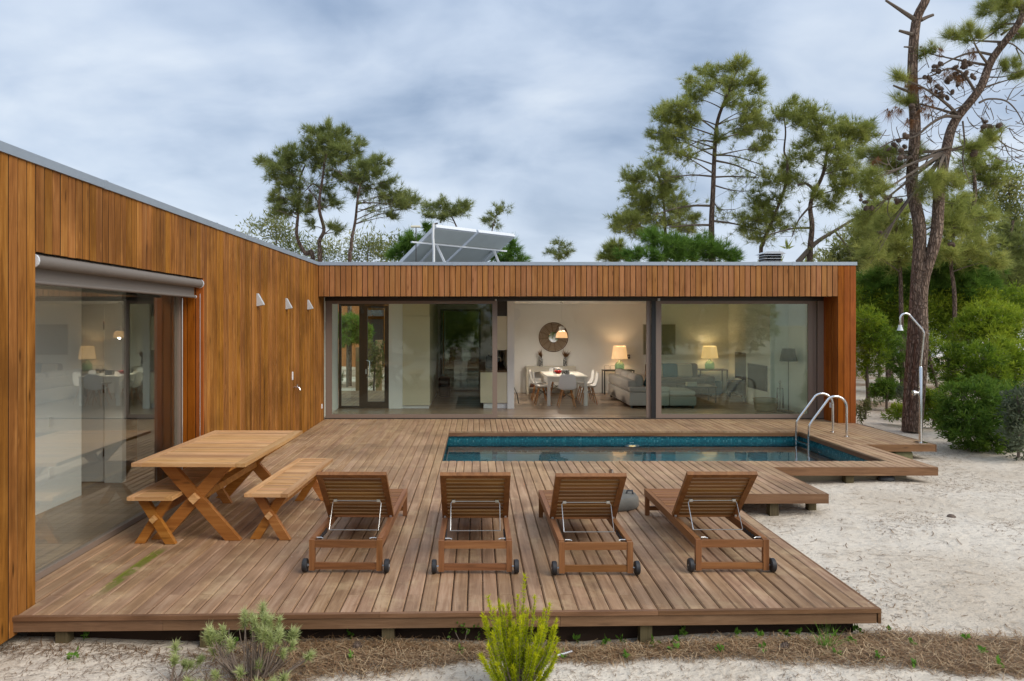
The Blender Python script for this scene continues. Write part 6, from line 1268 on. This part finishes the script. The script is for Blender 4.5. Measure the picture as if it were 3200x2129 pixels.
# dense band along the deck front, thinning out to the right
n = 46000
xs = rng.uniform(-2.0, 5.2, n); lo_ = np.interp(xs, [-2.0, -1.3, -.5, -.1, 1.2, 2.0, 2.8, 4.6], [5.0, 4.95, 5.08, 5.27, 5.34, 5.2, 5.06, 4.84]); hi_ = np.interp(xs, [2.6, 3.0, 3.6, 4.2, 5.2], [5.56, 5.72, 5.62, 5.46, 5.2])
lo_ = lo_ + .03 * np.sin(xs * 5.1) + .02 * np.sin(xs * 11.3); ys = rng.uniform(4.7, 5.85, n)
prob = np.clip((ys - lo_) / .12 + .5, 0, 1) * np.clip((hi_ - ys) / .10 + .5, 0, 1) * np.clip((xs + 2.0) / .8, 0, 1)
keep = rng.uniform(0, 1, n) < prob; xs, ys = xs[keep], ys[keep]; zs = GZ(xs, ys) + .006 + np.abs(rng.normal(size=len(xs))) * .016
V, t = litter(len(xs), xs, ys, zs,   .125, .0036, np.clip(rng.normal(.55, .28, len(xs)), 0, 1), .25)
o = tri_mesh('pine_needle_litter', V, t, 'litter', quads=True); o['kind'] = 'stuff'
# loose needles over the sand and a few on the deck
n = 26000; xs = rng.uniform(2.6, 10.5, n); ys = rng.uniform(4.6, 15.5, n)
dens_ = .18 + .82 * (np.sin(xs * 1.3 + ys * .7) * np.cos(ys * 1.1 - xs * .4) + .5 * np.sin(xs * 3.1 - ys * 2.3) > .1); keep = (rng.uniform(0, 1, n) < dens_) & ~((xs < 3.1) & (ys < 9.4) & (ys > 5.8)) & ~((xs < 4.45) & (ys > 9.2) & (ys < 11.2)) & ~((xs < 8.12) & (ys > 13)) & ~((xs < 6.9) & (ys > 11))
xs, ys = xs[keep], ys[keep]; V, t = litter(len(xs), xs, ys, GZ(xs, ys) + .004, .055, .0045, np.clip(rng.normal(.24, .2, len(xs)), 0, 1), .06)
n = 7000; x2 = rng.uniform(-4.2, 4.8, n); y2 = rng.uniform(4.2, 5.5, n); V2, t2 = litter(n, x2, y2, GZ(x2, y2) + .004, .05, .0026, np.clip(rng.normal(.25, .18, n), 0, 1), .08)
n = 900; x3 = rng.uniform(-4.2, -1.2, n); y3 = 5.35 + rng.normal(size=n) * .09; V3, t3 = litter(n, x3, y3, GZ(x3, y3) + .006, .09, .0032, np.clip(rng.normal(.2, .15, n), 0, 1), .2)
n = 260; x5 = rng.uniform(3.3, 10, n); y5 = rng.uniform(4.7, 10.8, n); k5 = ~((x5 < 4.6) & (y5 > 9.1)); x5, y5 = x5[k5], y5[k5]; V5, t5 = litter(len(x5), x5, y5, GZ(x5, y5) + .008, .17, .007, np.clip(rng.normal(.2, .15, len(x5)), 0, 1), .04)
o = tri_mesh('loose_needles', np.concatenate([V, V2, V3, V5]), np.concatenate([t, t2, t3, t5]), 'litter', quads=True); o['kind'] = 'stuff'
n = 420; x4 = rng.uniform(-3.2, 2.9, n); y4 = 5.6 + rng.uniform(0, 1, n) ** 1.5 * 3.5; V, t = litter(n, x4, y4, np.full(n, .004), .07, .0024, np.clip(rng.normal(.6, .2, n), 0, 1), .02)
o = tri_mesh('needles_on_deck', V, t, 'litter', quads=True); o['kind'] = 'stuff'
# small weeds, cones and a lichen branch in the litter
ws = [(1800, 1985), (1895, 1998), (1945, 1995), (2045, 2010), (2110, 2008), (2138, 1985), (2300, 1995), (2370, 2002), (2455, 1998), (2495, 1992), (2610, 2002), (2680, 1978), (2775, 1978), (2660, 2018), (2250, 2045), (2390, 2052), (2620, 2070), (2745, 2082), (2850, 2030), (3020, 2018), (1960, 2050), (1760, 2045), (1440, 2040), (1095, 1992), (262, 2008), (230, 2075), (735, 2010), (2110, 2030), (2860, 2100), (3070, 2060), (1100, 2068), (3120, 2105)]
for i, (u_, v_) in enumerate(ws):
    Y = 2330 * 2.38 / (v_ - V0); X = (u_ - U0) * Y / F; r_ = np.random.default_rng(500 + i); root = thing('weed', 'tiny green weed sprouting from the ground before the deck', 'weed', (X, Y, gz(X, Y)), group='small weeds in the foreground')
    m = int(r_.integers(5, 10)); C = np.zeros((m, 3)); C[:, :2] = r_.normal(size=(m, 2)) * .010; C[:, 2] = r_.uniform(.02, .05, m)
    V, t = leaves(C, r_.normal(size=(m, 3)) * .7 + np.array([0, 0, .55]), 2, .038, .022, .3, r_.normal(.5, .15, m), .004, r_); tri_mesh('leaves', V, t, 'weed', root, quads=True)
    MB().tube([(0, 0, -.01), (0, 0, .035)], [.0025, .0015], 4).build('stem', 'weed', root)
gt = thing('grass_tuft', 'small fine grass tuft in the needle litter by the deck corner', 'grass', (2.52, 5.36, gz(2.52, 5.36))); V, t = tufts(np.random.default_rng(2).normal(size=(9, 3)) * np.array([.02, .02, 0]), np.tile([(0, 0, .7)], (9, 1)), 9, .16, .004, .5, np.full(9, .55)); tri_mesh('blades', V, t, 'weed', gt)
dkw = thing('seedling', 'dark green seedling under the deck front near the centre', 'weed', (-.10, 5.52, gz(-.1, 5.52))); C = np.random.default_rng(4).uniform([-.12, -.03, .06], [.12, .03, .17], (14, 3)); V, t = leaves(C, np.tile([(0, -.5, .5)], (14, 1)), 3, .035, .02, .6, np.full(14, .5), .012); tri_mesh('leaves', V, t, 'shrubdark', dkw, quads=True); MB().tube([(0, 0, 0), (.03, 0, .14)], .003, 4).tube([(0, 0, 0), (-.06, 0, .12)], .003, 4).build('stem', 'twigd', dkw)
for i, (u_, v_, lb) in enumerate(((1118, 2022, 'grey pine cone in the litter right of the woody shrub'), (1722, 1998, 'pine cone half hidden behind the yellow green bush'), (2572, 1975, 'pale pine cone under the deck front at the right'), (2450, 2040, 'brown pine cone lying in the needle litter'))):
    Y = 2330 * 2.36 / (v_ - V0); X = (u_ - U0) * Y / F; o = link('pine_cone', CONE, None); o.location = (X, Y, gz(X, Y) + .035); o.rotation_euler = (R(70), 0, R(40 * i)); o.scale = (.62, .62, .62); tag(o, lb, 'pine cone', 'pine cones on the ground')
lb_ = thing('lichen_branch', 'short lichen covered branch lying in the needle litter', 'branch', (.50, 5.30, gz(.5, 5.3) + .02)); MB().tube([(-.13, 0, .0), (0, .01, .005), (.12, .03, .02), (.19, .05, .035)], [.007, .009, .008, .006], 7).build('stick', 'twigd', lb_, smooth=True)
for k in range(8): MB().ell((.08 + .014 * k, .02 + .004 * k, .02 + .002 * k), (.010, .008, .007), 6, 4).build('lichen', 'galv', lb_)

# drop helper flags
for o in COL.objects:
    if '_world' in o: del o['_world']
